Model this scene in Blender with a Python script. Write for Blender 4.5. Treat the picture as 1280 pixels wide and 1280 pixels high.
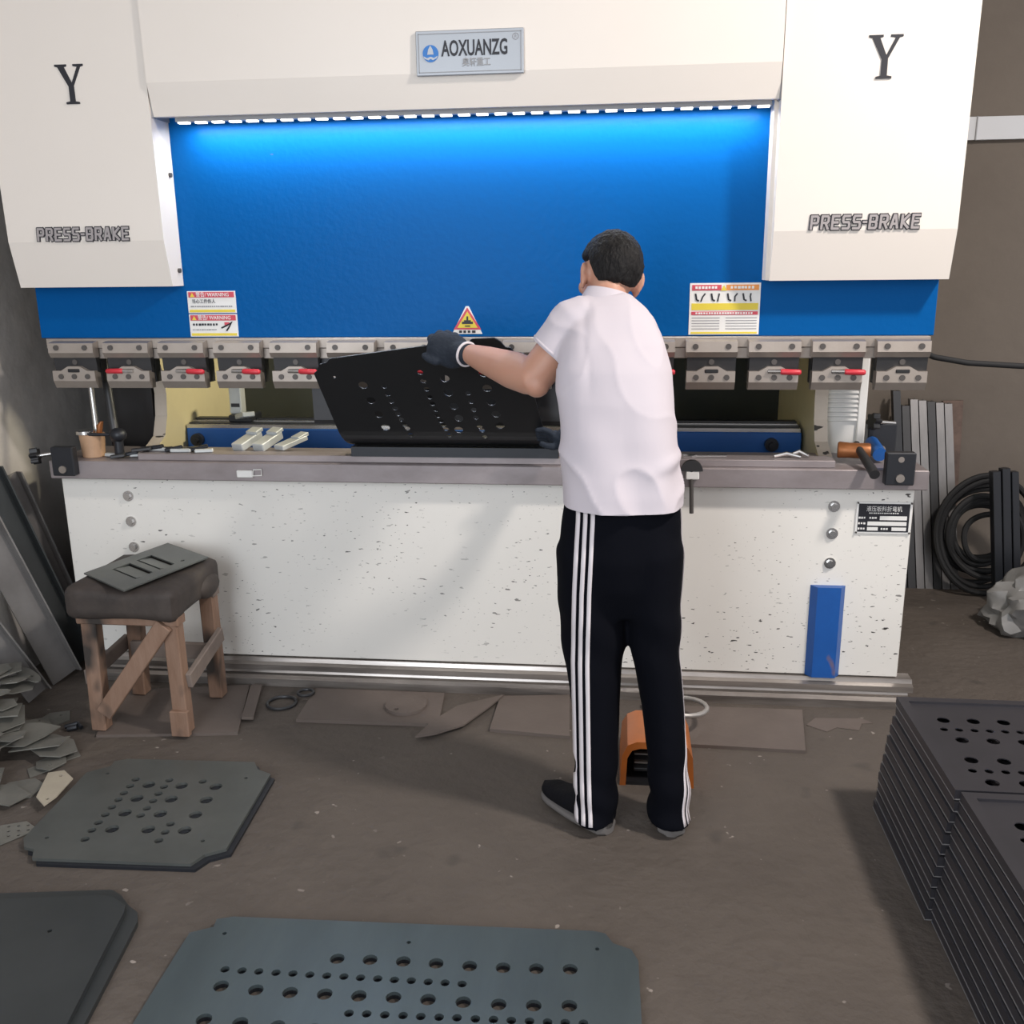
import bpy, bmesh, math, random
from mathutils import Vector, Matrix, geometry, noise
from mathutils.bvhtree import BVHTree

for o in list(bpy.data.objects):
    bpy.data.objects.remove(o, do_unlink=True)
scene = bpy.context.scene
COL = scene.collection
R = math.radians

# ------------------------------------------------------------------ camera
cam_data = bpy.data.cameras.new('camera')
cam = bpy.data.objects.new('camera', cam_data)
COL.objects.link(cam)
cam_data.sensor_width = 36.0
cam_data.lens = 36.0 * 1200 / 1280
cam_data.clip_start = 0.05
_yaw, _pitch, _roll = R(6.49), R(14.58), R(-0.67)
_f = Vector((-math.sin(_yaw) * math.cos(_pitch), math.cos(_yaw) * math.cos(_pitch), -math.sin(_pitch)))
_r = Vector((math.cos(_yaw), math.sin(_yaw), 0))
_u = _r.cross(_f)
_r2 = math.cos(_roll) * _r + math.sin(_roll) * _u
_u2 = -math.sin(_roll) * _r + math.cos(_roll) * _u
_m = Matrix((_r2, _u2, -_f)).transposed().to_4x4()
_m.translation = Vector((0.54, -3.33, 1.56))
cam.matrix_world = _m
scene.camera = cam

# ------------------------------------------------------------------ world, lamps, exposure
world = bpy.data.worlds.new('workshop_daylight')
scene.world = world
world.use_nodes = True
bg = world.node_tree.nodes['Background']
bg.inputs[0].default_value = (0.98, 0.975, 1.0, 1)
bg.inputs[1].default_value = 1.12

def area(name, loc, target, sx, sy, power, col):
    d = bpy.data.lights.new(name, 'AREA')
    d.shape = 'RECTANGLE'; d.size = sx; d.size_y = sy; d.energy = power; d.color = col
    o = bpy.data.objects.new(name, d); COL.objects.link(o)
    o.location = loc
    o.rotation_euler = (Vector(target) - Vector(loc)).to_track_quat('-Z', 'Y').to_euler()
    return o
# unseen lamp assumed from the shadows, above and right of the press brake
area('assumed_lamp_light', (2.55, -1.55, 3.45), (1.2, -0.75, 0.0), 0.28, 0.28, 104, (1.0, 0.92, 0.85))
# added fill to brighten the left side; open door behind-left of camera assumed
area('added_left_fill', (-0.9, -4.5, 1.6), (-0.9, 0.0, 1.1), 1.6, 2.6, 78, (0.84, 0.92, 1.0))

vs = scene.view_settings
vs.view_transform = 'Standard'
vs.look = 'None'
vs.gamma = 1.0
vs.use_curve_mapping = False
vs.exposure = 0.0

# ------------------------------------------------------------------ materials
MATS = {}
def mat(name, col, rough=0.5, metal=0.0, var=0.0, scale=6.0, col2=None, bump=0.0, bscale=60.0, spec=0.5, coat=0.0, stretch=None):
    m = bpy.data.materials.new(name); m.use_nodes = True
    nt = m.node_tree; b = nt.nodes['Principled BSDF']
    b.inputs['Base Color'].default_value = (*col, 1)
    b.inputs['Roughness'].default_value = rough
    b.inputs['Metallic'].default_value = metal
    b.inputs['Specular IOR Level'].default_value = spec
    b.inputs['Coat Weight'].default_value = coat
    tc = nt.nodes.new('ShaderNodeTexCoord')
    src = tc.outputs['Object']
    if stretch:
        mp = nt.nodes.new('ShaderNodeMapping'); mp.inputs['Scale'].default_value = stretch
        nt.links.new(src, mp.inputs[0]); src = mp.outputs[0]
    if var > 0:
        n = nt.nodes.new('ShaderNodeTexNoise'); n.inputs['Scale'].default_value = scale
        n.inputs['Detail'].default_value = 6; n.inputs['Roughness'].default_value = 0.65
        nt.links.new(src, n.inputs['Vector'])
        rp = nt.nodes.new('ShaderNodeValToRGB')
        rp.color_ramp.elements[0].position = 0.32; rp.color_ramp.elements[1].position = 0.68
        nt.links.new(n.outputs[0], rp.inputs[0])
        mx = nt.nodes.new('ShaderNodeMix'); mx.data_type = 'RGBA'
        c2 = col2 or tuple(c * 0.5 for c in col)
        mx.inputs['A'].default_value = (*col, 1); mx.inputs['B'].default_value = (*c2, 1)
        ml = nt.nodes.new('ShaderNodeMath'); ml.operation = 'MULTIPLY'; ml.inputs[1].default_value = var
        nt.links.new(rp.outputs[0], ml.inputs[0]); nt.links.new(ml.outputs[0], mx.inputs['Factor'])
        nt.links.new(mx.outputs['Result'], b.inputs['Base Color'])
    if bump > 0:
        n2 = nt.nodes.new('ShaderNodeTexNoise'); n2.inputs['Scale'].default_value = bscale
        n2.inputs['Detail'].default_value = 4
        nt.links.new(src, n2.inputs['Vector'])
        bp = nt.nodes.new('ShaderNodeBump'); bp.inputs['Strength'].default_value = bump
        bp.inputs['Distance'].default_value = 0.01
        nt.links.new(n2.outputs[0], bp.inputs['Height']); nt.links.new(bp.outputs[0], b.inputs['Normal'])
    MATS[name] = m
    return m

def add_specks(m, colour, scale, stretch, thresh, offset=(0, 0, 0), soft=0.02, mask_scale=0.0):
    """chips and scratches: stretched noise cut at a threshold, mixed over the base colour"""
    nt = m.node_tree; b = nt.nodes['Principled BSDF']
    tc = nt.nodes.new('ShaderNodeTexCoord')
    mp = nt.nodes.new('ShaderNodeMapping'); mp.inputs['Scale'].default_value = stretch; mp.inputs['Location'].default_value = offset
    nt.links.new(tc.outputs['Object'], mp.inputs[0])
    n = nt.nodes.new('ShaderNodeTexNoise'); n.inputs['Scale'].default_value = scale; n.inputs['Detail'].default_value = 2
    nt.links.new(mp.outputs[0], n.inputs['Vector'])
    rp = nt.nodes.new('ShaderNodeValToRGB')
    rp.color_ramp.elements[0].position = thresh; rp.color_ramp.elements[1].position = thresh + soft
    nt.links.new(n.outputs[0], rp.inputs[0])
    fac = rp.outputs[0]
    if mask_scale:
        n3 = nt.nodes.new('ShaderNodeTexNoise'); n3.inputs['Scale'].default_value = mask_scale
        nt.links.new(tc.outputs['Object'], n3.inputs['Vector'])
        r3 = nt.nodes.new('ShaderNodeValToRGB'); r3.color_ramp.elements[0].position = 0.42; r3.color_ramp.elements[1].position = 0.6
        nt.links.new(n3.outputs[0], r3.inputs[0])
        mu = nt.nodes.new('ShaderNodeMath'); mu.operation = 'MULTIPLY'
        nt.links.new(fac, mu.inputs[0]); nt.links.new(r3.outputs[0], mu.inputs[1]); fac = mu.outputs[0]
    mx = nt.nodes.new('ShaderNodeMix'); mx.data_type = 'RGBA'
    bc = b.inputs['Base Color']
    if bc.links:
        nt.links.new(bc.links[0].from_socket, mx.inputs['A'])
    else:
        mx.inputs['A'].default_value = bc.default_value
    mx.inputs['B'].default_value = (*colour, 1)
    nt.links.new(fac, mx.inputs['Factor']); nt.links.new(mx.outputs['Result'], bc)

M = MATS
mat('floor', (0.098, 0.080, 0.067), 0.85, var=0.6, scale=2.4, col2=(0.062, 0.050, 0.042), bump=0.9, bscale=22)
add_specks(M['floor'], (0.30, 0.26, 0.23), 26, (1, 1, 1), 0.70, soft=0.03, mask_scale=4)
add_specks(M['floor'], (0.035, 0.03, 0.027), 7, (1, 1, 1), 0.66, offset=(3, 1, 0), soft=0.2)
mat('wall_plaster', (0.17, 0.143, 0.12), 0.9, var=0.6, scale=1.6, col2=(0.12, 0.10, 0.085), bump=0.25, bscale=18)
mat('wall_grey', (0.52, 0.49, 0.465), 0.9, var=0.7, scale=2.5, col2=(0.29, 0.27, 0.255), bump=0.3, bscale=14)
mat('ceiling_metal', (0.35, 0.34, 0.33), 0.8)
mat('trim_white', (0.62, 0.63, 0.66), 0.6)
mat('cream', (0.76, 0.70, 0.64), 0.38, var=0.10, scale=3, col2=(0.62, 0.56, 0.50), bump=0.03, bscale=8)
add_specks(M['cream'], (0.30, 0.27, 0.25), 14, (1.0, 1, 0.5), 0.735, soft=0.05)
mat('cream_apron', (0.78, 0.755, 0.71), 0.42, var=0.18, scale=2.2, col2=(0.62, 0.59, 0.55), bump=0.03, bscale=8)
add_specks(M['cream_apron'], (0.05, 0.045, 0.042), 36, (0.7, 1, 2.0), 0.672, soft=0.012, mask_scale=2.2)
add_specks(M['cream_apron'], (0.06, 0.05, 0.045), 70, (0.65, 1, 1.8), 0.675, offset=(2, 0, 1), soft=0.015, mask_scale=3)
mat('cream_frame', (0.68, 0.60, 0.36), 0.5, var=0.3, scale=4, col2=(0.5, 0.43, 0.27))
mat('cream_edge', (0.62, 0.54, 0.45), 0.55, var=0.35, scale=8, col2=(0.42, 0.34, 0.27))
add_specks(M['cream_edge'], (0.04, 0.035, 0.03), 16, (1, 1, 2.2), 0.66, soft=0.02)
mat('blue_ram', (0.001, 0.084, 0.290), 0.36, var=0.15, scale=1.5, col2=(0.001, 0.072, 0.25), bump=0.12, bscale=40, spec=0.06)
add_specks(M['blue_ram'], (0.22, 0.12, 0.08), 13, (1, 1, 1.3), 0.755, soft=0.02, offset=(0.6, 0, 0.3))
mat('blue_paint', (0.012, 0.10, 0.36), 0.4, var=0.2, scale=6, col2=(0.01, 0.06, 0.2))
mat('blue_worn', (0.012, 0.10, 0.38), 0.4, var=0.35, scale=7, col2=(0.01, 0.05, 0.2))
add_specks(M['blue_worn'], (0.25, 0.14, 0.08), 9, (1, 1, 0.6), 0.66, soft=0.04)
mat('machined_steel', (0.36, 0.32, 0.29), 0.42, metal=0.75, var=0.4, scale=9, col2=(0.22, 0.19, 0.17))
mat('clamp_steel', (0.40, 0.35, 0.31), 0.45, metal=0.6, var=0.35, scale=14, col2=(0.27, 0.23, 0.20))
mat('table_steel', (0.34, 0.30, 0.305), 0.45, metal=0.4, var=0.7, scale=7, col2=(0.20, 0.17, 0.17), stretch=(0.5, 1, 1))
mat('die_steel', (0.16, 0.15, 0.15), 0.38, metal=0.75, var=0.4, scale=9)
mat('dark_steel', (0.055, 0.055, 0.058), 0.42, metal=0.55, var=0.3, scale=10)
mat('black_oxide', (0.022, 0.024, 0.030), 0.42, metal=0.3, var=0.3, scale=12)
mat('rail_steel', (0.50, 0.46, 0.43), 0.28, metal=0.75, var=0.75, scale=5, col2=(0.13, 0.11, 0.10), stretch=(0.35, 2, 4))
mat('bright_steel', (0.62, 0.61, 0.60), 0.25, metal=0.95)
mat('bolt', (0.10, 0.09, 0.085), 0.5, metal=0.5)
mat('red_grip', (0.55, 0.03, 0.045), 0.4)
mat('black_plastic', (0.012, 0.012, 0.014), 0.4)
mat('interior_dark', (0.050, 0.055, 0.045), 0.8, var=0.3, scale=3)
mat('white_print', (0.75, 0.74, 0.72), 0.5)
mat('light_grey_metal', (0.52, 0.54, 0.54), 0.45, metal=0.2, var=0.25, scale=20)
mat('sign_grey', (0.36, 0.38, 0.41), 0.4, metal=0.35)
mat('letter_grey', (0.33, 0.30, 0.30), 0.5)
mat('ink_black', (0.012, 0.012, 0.018), 0.5)
mat('ink_grey', (0.28, 0.28, 0.29), 0.5)
mat('logo_blue', (0.01, 0.15, 0.48), 0.4)
mat('label_red', (0.55, 0.06, 0.09), 0.5)
mat('label_yellow', (0.70, 0.55, 0.05), 0.5)
mat('label_orange', (0.75, 0.28, 0.06), 0.5)
mat('plate_green', (0.150, 0.158, 0.150), 0.42, metal=0.5, var=0.6, scale=2.3, col2=(0.060, 0.066, 0.063), bump=0.02, bscale=5)
mat('plate_blue', (0.115, 0.145, 0.155), 0.36, metal=0.6, var=0.5, scale=2.6, col2=(0.07, 0.09, 0.098), stretch=(2.5, 0.6, 1))
mat('plate_dark', (0.072, 0.078, 0.080), 0.42, metal=0.55, var=0.5, scale=2.0, col2=(0.035, 0.04, 0.042))
mat('plate_held', (0.050, 0.052, 0.056), 0.30, metal=0.7, var=0.2, scale=3)
mat('cut_edge', (0.30, 0.29, 0.29), 0.4, metal=0.4)
mat('tray_steel', (0.075, 0.072, 0.082), 0.40, metal=0.6, var=0.35, scale=4, col2=(0.04, 0.04, 0.046))
mat('rusty_sheet', (0.135, 0.108, 0.094), 0.75, metal=0.1, var=0.5, scale=4, col2=(0.085, 0.066, 0.057), bump=0.1)
mat('scrap', (0.215, 0.208, 0.185), 0.55, metal=0.35, var=0.6, scale=8, col2=(0.10, 0.10, 0.092))
mat('scrap_light', (0.42, 0.37, 0.29), 0.6, metal=0.15, var=0.3, scale=9)
mat('wood', (0.25, 0.158, 0.112), 0.75, var=0.65, scale=9, col2=(0.16, 0.085, 0.05), stretch=(3, 3, 0.6), bump=0.15)
add_specks(M['wood'], (0.035, 0.028, 0.024), 9, (1, 1, 0.6), 0.54, soft=0.14)
mat('wood_grey', (0.21, 0.165, 0.14), 0.8, var=0.6, scale=9, col2=(0.10, 0.08, 0.07))
mat('leather', (0.052, 0.040, 0.034), 0.7, var=0.85, scale=7, col2=(0.018, 0.014, 0.013), bump=0.4, bscale=12)
mat('copper', (0.34, 0.13, 0.045), 0.45, metal=0.55, var=0.4, scale=15, col2=(0.15, 0.05, 0.02))
mat('cork_tin', (0.50, 0.31, 0.19), 0.5, var=0.3, scale=20)
mat('orange_plastic', (0.48, 0.13, 0.018), 0.45, var=0.45, scale=8, col2=(0.20, 0.075, 0.03))
mat('hose_metal', (0.42, 0.40, 0.38), 0.4, metal=0.6)
mat('skin', (0.50, 0.265, 0.185), 0.5, var=0.25, scale=10, col2=(0.44, 0.20, 0.135))
M['skin'].node_tree.nodes['Principled BSDF'].inputs['Subsurface Weight'].default_value = 0.08
mat('hair', (0.007, 0.0065, 0.007), 0.55, var=0.4, scale=40, col2=(0.03, 0.028, 0.027), bump=0.9, bscale=120, stretch=(1, 1, 0.35), spec=0.14)
mat('shirt', (0.56, 0.51, 0.55), 0.85, bump=0.16, bscale=9, stretch=(1.4, 1.4, 0.5))
mat('trousers', (0.0030, 0.0034, 0.0060), 0.9, bump=0.35, bscale=10, stretch=(1.3, 1.3, 0.4), spec=0.08)
mat('stripe', (0.66, 0.61, 0.63), 0.8)
mat('glove', (0.020, 0.026, 0.038), 0.8, bump=0.35, bscale=90, spec=0.3)
mat('shoe_upper', (0.006, 0.006, 0.008), 0.85, bump=0.2, spec=0.15)
mat('shoe_sole', (0.13, 0.12, 0.115), 0.8)
mat('plastic_bag', (0.24, 0.235, 0.23), 0.35, var=0.4, scale=7)
mat('rubber', (0.008, 0.008, 0.009), 0.75)
mat('plank_worn', (0.20, 0.135, 0.11), 0.8, var=0.8, scale=7, col2=(0.05, 0.038, 0.034))
mat('bundle_steel', (0.25, 0.24, 0.24), 0.4, metal=0.7, var=0.5, scale=5, col2=(0.10, 0.10, 0.10), stretch=(2, 2, 0.4))
mat('angle_steel', (0.22, 0.21, 0.205), 0.5, metal=0.3, var=0.6, scale=5, col2=(0.12, 0.11, 0.105))
led = mat('led', (1, 1, 1), 0.5)
led.node_tree.nodes['Principled BSDF'].inputs['Emission Color'].default_value = (1.0, 0.95, 0.85, 1)
led.node_tree.nodes['Principled BSDF'].inputs['Emission Strength'].default_value = 3.0

# ------------------------------------------------------------------ helpers
def link(name, mesh, material=None, parent=None, smooth=False):
    o = bpy.data.objects.new(name, mesh); COL.objects.link(o)
    if material and not mesh.materials:
        mesh.materials.append(M[material])
    if smooth:
        mesh.shade_smooth()
    if parent:
        o.parent = parent
        if parent.type == 'EMPTY' and parent.parent is None:
            o.matrix_parent_inverse = Matrix.Translation(-Vector(parent.location))
    return o
def thing(name, label, cat, loc=(0, 0, 0), group=None):
    o = bpy.data.objects.new(name, None); COL.objects.link(o)
    o.location = loc; o.empty_display_size = 0.1
    o['label'] = label; o['category'] = cat
    if group: o['group'] = group
    return o
def tag(o, label, cat, group=None):
    o['label'] = label; o['category'] = cat
    if group: o['group'] = group
    return o
def struct(o):
    o['kind'] = 'structure'
    return o

class MB:
    """collects primitive shapes into one mesh"""
    def __init__(self): self.v = []; self.f = []
    def add(self, vs_, fs_):
        n = len(self.v); self.v += [tuple(p) for p in vs_]; self.f += [tuple(i + n for i in f) for f in fs_]
        return self
    def box(self, x0, x1, y0, y1, z0, z1, b=0.0):
        bm = bmesh.new(); bmesh.ops.create_cube(bm, size=1)
        for p in bm.verts:
            p.co = ((x0 + x1) / 2 + p.co.x * (x1 - x0), (y0 + y1) / 2 + p.co.y * (y1 - y0), (z0 + z1) / 2 + p.co.z * (z1 - z0))
        if b:
            bmesh.ops.bevel(bm, geom=list(bm.edges), offset=b, segments=1, affect='EDGES')
        return self.bm(bm)
    def bm(self, bm, mtx=None):
        bm.verts.index_update()
        vs_ = [(mtx @ p.co if mtx else p.co.copy()) for p in bm.verts]
        fs_ = [[q.index for q in f.verts] for f in bm.faces]
        bm.free(); return self.add(vs_, fs_)
    def beam(self, p0, p1, w, t, up=(0, 0, 1), b=0.0):
        """rectangular bar from p0 to p1, w across, t along 'up'"""
        p0, p1 = Vector(p0), Vector(p1); d = (p1 - p0); L = d.length; d.normalize()
        s = d.cross(Vector(up)).normalized(); u = s.cross(d)
        bm = bmesh.new(); bmesh.ops.create_cube(bm, size=1)
        for p in bm.verts: p.co = (p.co.x * w, p.co.y * L, p.co.z * t)
        if b: bmesh.ops.bevel(bm, geom=list(bm.edges), offset=b, segments=1, affect='EDGES')
        mt = Matrix((s, d, u)).transposed().to_4x4(); mt.translation = (p0 + p1) / 2
        return self.bm(bm, mt)
    def cyl(self, p0, p1, r, n=16, r1=None):
        return self.tube([p0, p1], [r, r if r1 is None else r1], n)
    def tube(self, pts, rad, n=12, closed=False, flat=1.0):
        pts = [Vector(p) for p in pts]
        if not hasattr(rad, '__len__'): rad = [rad] * len(pts)
        k = len(pts); vs_ = []; prev = None
        for i, p in enumerate(pts):
            a = pts[(i - 1) % k] if (closed or i) else p
            c = pts[(i + 1) % k] if (closed or i < k - 1) else p
            t = (c - a).normalized()
            if prev is None:
                prev = t.orthogonal().normalized()
            prev = (prev - t * prev.dot(t)).normalized()
            s = t.cross(prev)
            for j in range(n):
                an = 2 * math.pi * j / n
                vs_.append(p + rad[i] * (math.cos(an) * prev + flat * math.sin(an) * s))
        fs_ = []
        for i in range(k if closed else k - 1):
            i2 = (i + 1) % k
            for j in range(n):
                fs_.append((i * n + j, i * n + (j + 1) % n, i2 * n + (j + 1) % n, i2 * n + j))
        if not closed:
            fs_.append(tuple(reversed(range(n)))); fs_.append(tuple(range((k - 1) * n, k * n)))
        return self.add(vs_, fs_)
    def prism(self, poly, axis, a, b):
        """extrude a 2D polygon along an axis: axis x -> poly is (y,z); y -> (x,z); z -> (x,y)"""
        n = len(poly)
        def P(q, t): return {'x': (t, q[0], q[1]), 'y': (q[0], t, q[1]), 'z': (q[0], q[1], t)}[axis]
        vs_ = [P(q, a) for q in poly] + [P(q, b) for q in poly]
        fs_ = [tuple(range(n)), tuple(reversed(range(n, 2 * n)))]
        fs_ += [(i, i + n, (i + 1) % n + n, (i + 1) % n) for i in range(n)]
        return self.add(vs_, fs_)
    def loft(self, rings, n=28, p=2.0):
        """stack of ellipses (cx,cy,cz,rx,ry)"""
        vs_ = []
        for (cx, cy, cz, rx, ry) in rings:
            for j in range(n):
                an = 2 * math.pi * j / n
                c, s = math.cos(an), math.sin(an)
                vs_.append((cx + rx * math.copysign(abs(c) ** (2 / p), c), cy + ry * math.copysign(abs(s) ** (2 / p), s), cz))
        k = len(rings); fs_ = []
        for i in range(k - 1):
            for j in range(n):
                fs_.append((i * n + j, i * n + (j + 1) % n, (i + 1) * n + (j + 1) % n, (i + 1) * n + j))
        fs_.append(tuple(reversed(range(n)))); fs_.append(tuple(range((k - 1) * n, k * n)))
        return self.add(vs_, fs_)
    def ball(self, c, rx, ry=None, rz=None, mtx=None, seg=20):
        bm = bmesh.new(); bmesh.ops.create_uvsphere(bm, u_segments=seg, v_segments=max(8, seg // 2), radius=1)
        ry = rx if ry is None else ry; rz = rx if rz is None else rz
        for p in bm.verts:
            q = Vector((p.co.x * rx, p.co.y * ry, p.co.z * rz))
            if mtx: q = mtx @ q
            p.co = q + Vector(c)
        return self.bm(bm)
    def mesh(self, name):
        me = bpy.data.meshes.new(name); me.from_pydata(self.v, [], self.f)
        bm = bmesh.new(); bm.from_mesh(me); bmesh.ops.recalc_face_normals(bm, faces=list(bm.faces)); bm.to_mesh(me); bm.free()
        me.update(); return me
    def build(self, name, material, parent=None, smooth=False):
        o = link(name, self.mesh(name), material, parent)
        if smooth:
            self_smooth(o.data)
        return o

def self_smooth(me, ang=40):
    me.shade_smooth()
    bm = bmesh.new(); bm.from_mesh(me)
    for e in bm.edges:
        if len(e.link_faces) == 2 and e.calc_face_angle(0) > R(ang): e.smooth = False
    bm.to_mesh(me); bm.free()

def evaluated(o):
    dg = bpy.context.evaluated_depsgraph_get()
    return bpy.data.meshes.new_from_object(o.evaluated_get(dg))
def fuse(mb, name, voxel, iters=4, factor=0.5):
    """one continuous skin around overlapping shapes"""
    o = bpy.data.objects.new(name, mb.mesh(name)); COL.objects.link(o)
    r = o.modifiers.new('r', 'REMESH'); r.mode = 'VOXEL'; r.voxel_size = voxel; r.use_smooth_shade = True
    if iters:
        s = o.modifiers.new('s', 'SMOOTH'); s.factor = factor; s.iterations = iters
    me = evaluated(o); me.name = name
    old = o.data; bpy.data.objects.remove(o); bpy.data.meshes.remove(old)
    me.shade_smooth(); return me

def text_mesh(body, size, extrude=0.0015, offset=0.0, shear=0.0, align='CENTER', sx=1.0, bold_res=3):
    cu = bpy.data.curves.new('text', 'FONT'); cu.body = body; cu.size = size; cu.extrude = extrude; cu.offset = offset
    cu.align_x = align; cu.align_y = 'CENTER'; cu.shear = shear; cu.resolution_u = bold_res
    o = bpy.data.objects.new('text', cu); COL.objects.link(o)
    me = evaluated(o); bpy.data.objects.remove(o); bpy.data.curves.remove(cu)
    if sx != 1.0:
        for v in me.vertices: v.co.x *= sx
    return me
def stand_text(name, body, size, loc, material, parent, tilt=0.0, width=None, roll=0.0, **kw):
    """lettering standing upright on a face that looks towards -Y"""
    me = text_mesh(body, size, **kw); me.materials.clear()
    if width:
        xs = [v.co.x for v in me.vertices]; k = width / (max(xs) - min(xs)); c = (max(xs) + min(xs)) / 2
        for v in me.vertices: v.co.x = (v.co.x - c) * k
    mt = Matrix.Translation(loc) @ Matrix.Rotation(roll, 4, 'Y') @ Matrix.Rotation(R(90) + tilt, 4, 'X')
    me.transform(mt)
    return link(name, me, material, parent)

def circle(x, y, r, n=14, ratio=1.0):
    return [(x + r * math.cos(2 * math.pi * i / n), y + r * ratio * math.sin(2 * math.pi * i / n)) for i in range(n)]
def inside(p, poly):
    c = False; j = len(poly) - 1
    for i in range(len(poly)):
        a, b = poly[i], poly[j]
        if (a[1] > p[1]) != (b[1] > p[1]) and p[0] < (b[0] - a[0]) * (p[1] - a[1]) / (b[1] - a[1]) + a[0]: c = not c
        j = i
    return c
def sheet_mesh(name, outline, holes, t, mapf=None, step=None):
    """flat sheet with real cut holes and thickness; mapf(x, y, depth) places a point in space"""
    pts = []; edges = []
    def loop(L):
        n = len(pts); pts.extend(Vector(q) for q in L)
        edges.extend((n + i, n + (i + 1) % len(L)) for i in range(len(L)))
    def dense(L):
        if not step: return L
        o = []
        for i, a in enumerate(L):
            b = L[(i + 1) % len(L)]; k = max(1, int(math.hypot(b[0] - a[0], b[1] - a[1]) / step))
            o += [(a[0] + (b[0] - a[0]) * j / k, a[1] + (b[1] - a[1]) * j / k) for j in range(k)]
        return o
    loop(dense(outline))
    for h in holes: loop(h)
    if step:
        xs = [q[0] for q in outline]; ys = [q[1] for q in outline]
        y = min(ys) + step
        while y < max(ys):
            x = min(xs) + step
            while x < max(xs):
                if inside((x, y), outline): pts.append(Vector((x, y)))
                x += step
            y += step
    V, E, F, _, _, _ = geometry.delaunay_2d_cdt(pts, edges, [], 0, 1e-6)
    tri = []
    for f in F:
        c = ((V[f[0]].x + V[f[1]].x + V[f[2]].x) / 3, (V[f[0]].y + V[f[1]].y + V[f[2]].y) / 3)
        if inside(c, outline) and not any(inside(c, h) for h in holes): tri.append(tuple(f))
    n = len(V); mapf = mapf or (lambda x, y, d: (x, y, -d))
    vs_ = [mapf(q.x, q.y, 0.0) for q in V] + [mapf(q.x, q.y, t) for q in V]
    cnt = {}
    for f in tri:
        for a, b in ((f[0], f[1]), (f[1], f[2]), (f[2], f[0])):
            cnt.setdefault((min(a, b), max(a, b)), []).append((a, b))
    fs_ = list(tri) + [tuple(i + n for i in reversed(f)) for f in tri]
    for k, L in cnt.items():
        if len(L) == 1:
            a, b = L[0]; fs_.append((b, a, a + n, b + n))
    me = bpy.data.meshes.new(name); me.from_pydata(vs_, [], fs_)
    bm = bmesh.new(); bm.from_mesh(me)
    bmesh.ops.delete(bm, geom=[p for p in bm.verts if not p.link_faces], context='VERTS')
    bmesh.ops.recalc_face_normals(bm, faces=list(bm.faces)); bm.to_mesh(me); bm.free(); me.update()
    return me

# ------------------------------------------------------------------ the setting
def plane_mesh(name, pts):
    me = bpy.data.meshes.new(name); me.from_pydata(pts, [], [tuple(range(len(pts)))]); me.update(); return me
struct(MB().box(-1.95, 6, -7, 1.75, -0.10, 0.0).build('floor', 'floor'))
struct(MB().box(-2.05, 6, 1.65, 1.77, 0, 4.4).build('wall_back', 'wall_plaster'))
struct(MB().box(-1.95, -1.79, -4.6, 1.65, 0, 4.4).build('wall_left', 'wall_grey'))
struct(MB().box(-2.05, 6, -4.6, 1.77, 4.4, 4.5).build('ceiling', 'ceiling_metal'))
tr = struct(MB().box(1.70, 3.6, 1.618, 1.65, 2.085, 2.185).build('trim_1', 'trim_white'))
MB().box(2.155, 2.160, 1.612, 1.65, 2.083, 2.187).build('joint', 'ink_grey', tr)
MB().box(2.9, 2.905, 1.612, 1.65, 2.083, 2.187).build('joint', 'ink_grey', tr)

# ------------------------------------------------------------------ press brake
PB = thing('press_brake', 'large cream and blue press brake with clamps, table and lit hood', 'machine', (0, 0.5, 0))
W = 1.55
apron = MB().box(-W, W, 0.0, 0.05, 0.097, 0.80, 0.003).build('bed_apron', 'cream_apron', PB)
for x, zs in ((-1.29, (0.726, 0.627, 0.526)), (1.285, (0.729, 0.631, 0.523))):
    for z in zs:
        b = MB(); b.cyl((x, 0.004, z), (x, -0.006, z), 0.020, 18); b.cyl((x, -0.005, z), (x, -0.014, z), 0.012, 6)
        b.build('bolt', 'bright_steel', apron, True)
# bed body behind the apron
MB().box(-1.50, 1.50, 0.05, 0.36, 0.10, 0.79).build('bed_core', 'interior_dark', PB)
# blue pocket cover low on the apron
bp_ = MB()
bp_.prism([(1.225, -0.001), (1.245, -0.03), (1.325, -0.03), (1.345, -0.001)], 'z', 0.098, 0.425)
bp_.prism([(1.225, -0.001), (1.245, -0.03), (1.325, -0.03), (1.345, -0.001)], 'z', 0.425, 0.440)
bp_.build('pocket_cover', 'blue_worn', PB)
def dashes(parent, cx, cz, w, h, y, m, n):
    """a line of print too small to read: uneven short dashes"""
    b = MB(); x = cx - w / 2; r = random.Random(int(1000 * (cx + cz)))
    for k in range(n):
        d = w / n; b.box(x, x + d * r.uniform(0.55, 0.85), y - 0.0006, y + 0.0006, cz - h / 2 * r.uniform(0.7, 1), cz + h / 2); x += d
    return b.build('small_print', m, parent)
# rating plate
np_ = MB().box(1.360, 1.546, -0.006, 0.0, 0.634, 0.748, 0.001).build('rating_plate', 'white_print', PB)
MB().box(1.368, 1.538, -0.0075, -0.005, 0.641, 0.741).build('black_field', 'ink_black', np_)
stand_text('heading', '液压板料折弯机', 0.021, (1.453, -0.008, 0.722), 'white_print', np_, width=0.118, extrude=0.0006)
dashes(np_, 1.453, 0.708, 0.1, 0.004, -0.008, 'white_print', 14)
for (x0, x1, z0, z1) in ((1.440, 1.530, 0.684, 0.698), (1.400, 1.530, 0.664, 0.678), (1.400, 1.436, 0.646, 0.658), (1.482, 1.530, 0.646, 0.658)):
    MB().box(x0, x1, -0.009, -0.007, z0, z1).build('data_field', 'white_print', np_)
for (x, z) in ((1.382, 0.691), (1.382, 0.671), (1.382, 0.652), (1.418, 0.691), (1.459, 0.652)):
    dashes(np_, x, z, 0.026, 0.007, -0.008, 'white_print', 3)
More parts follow.
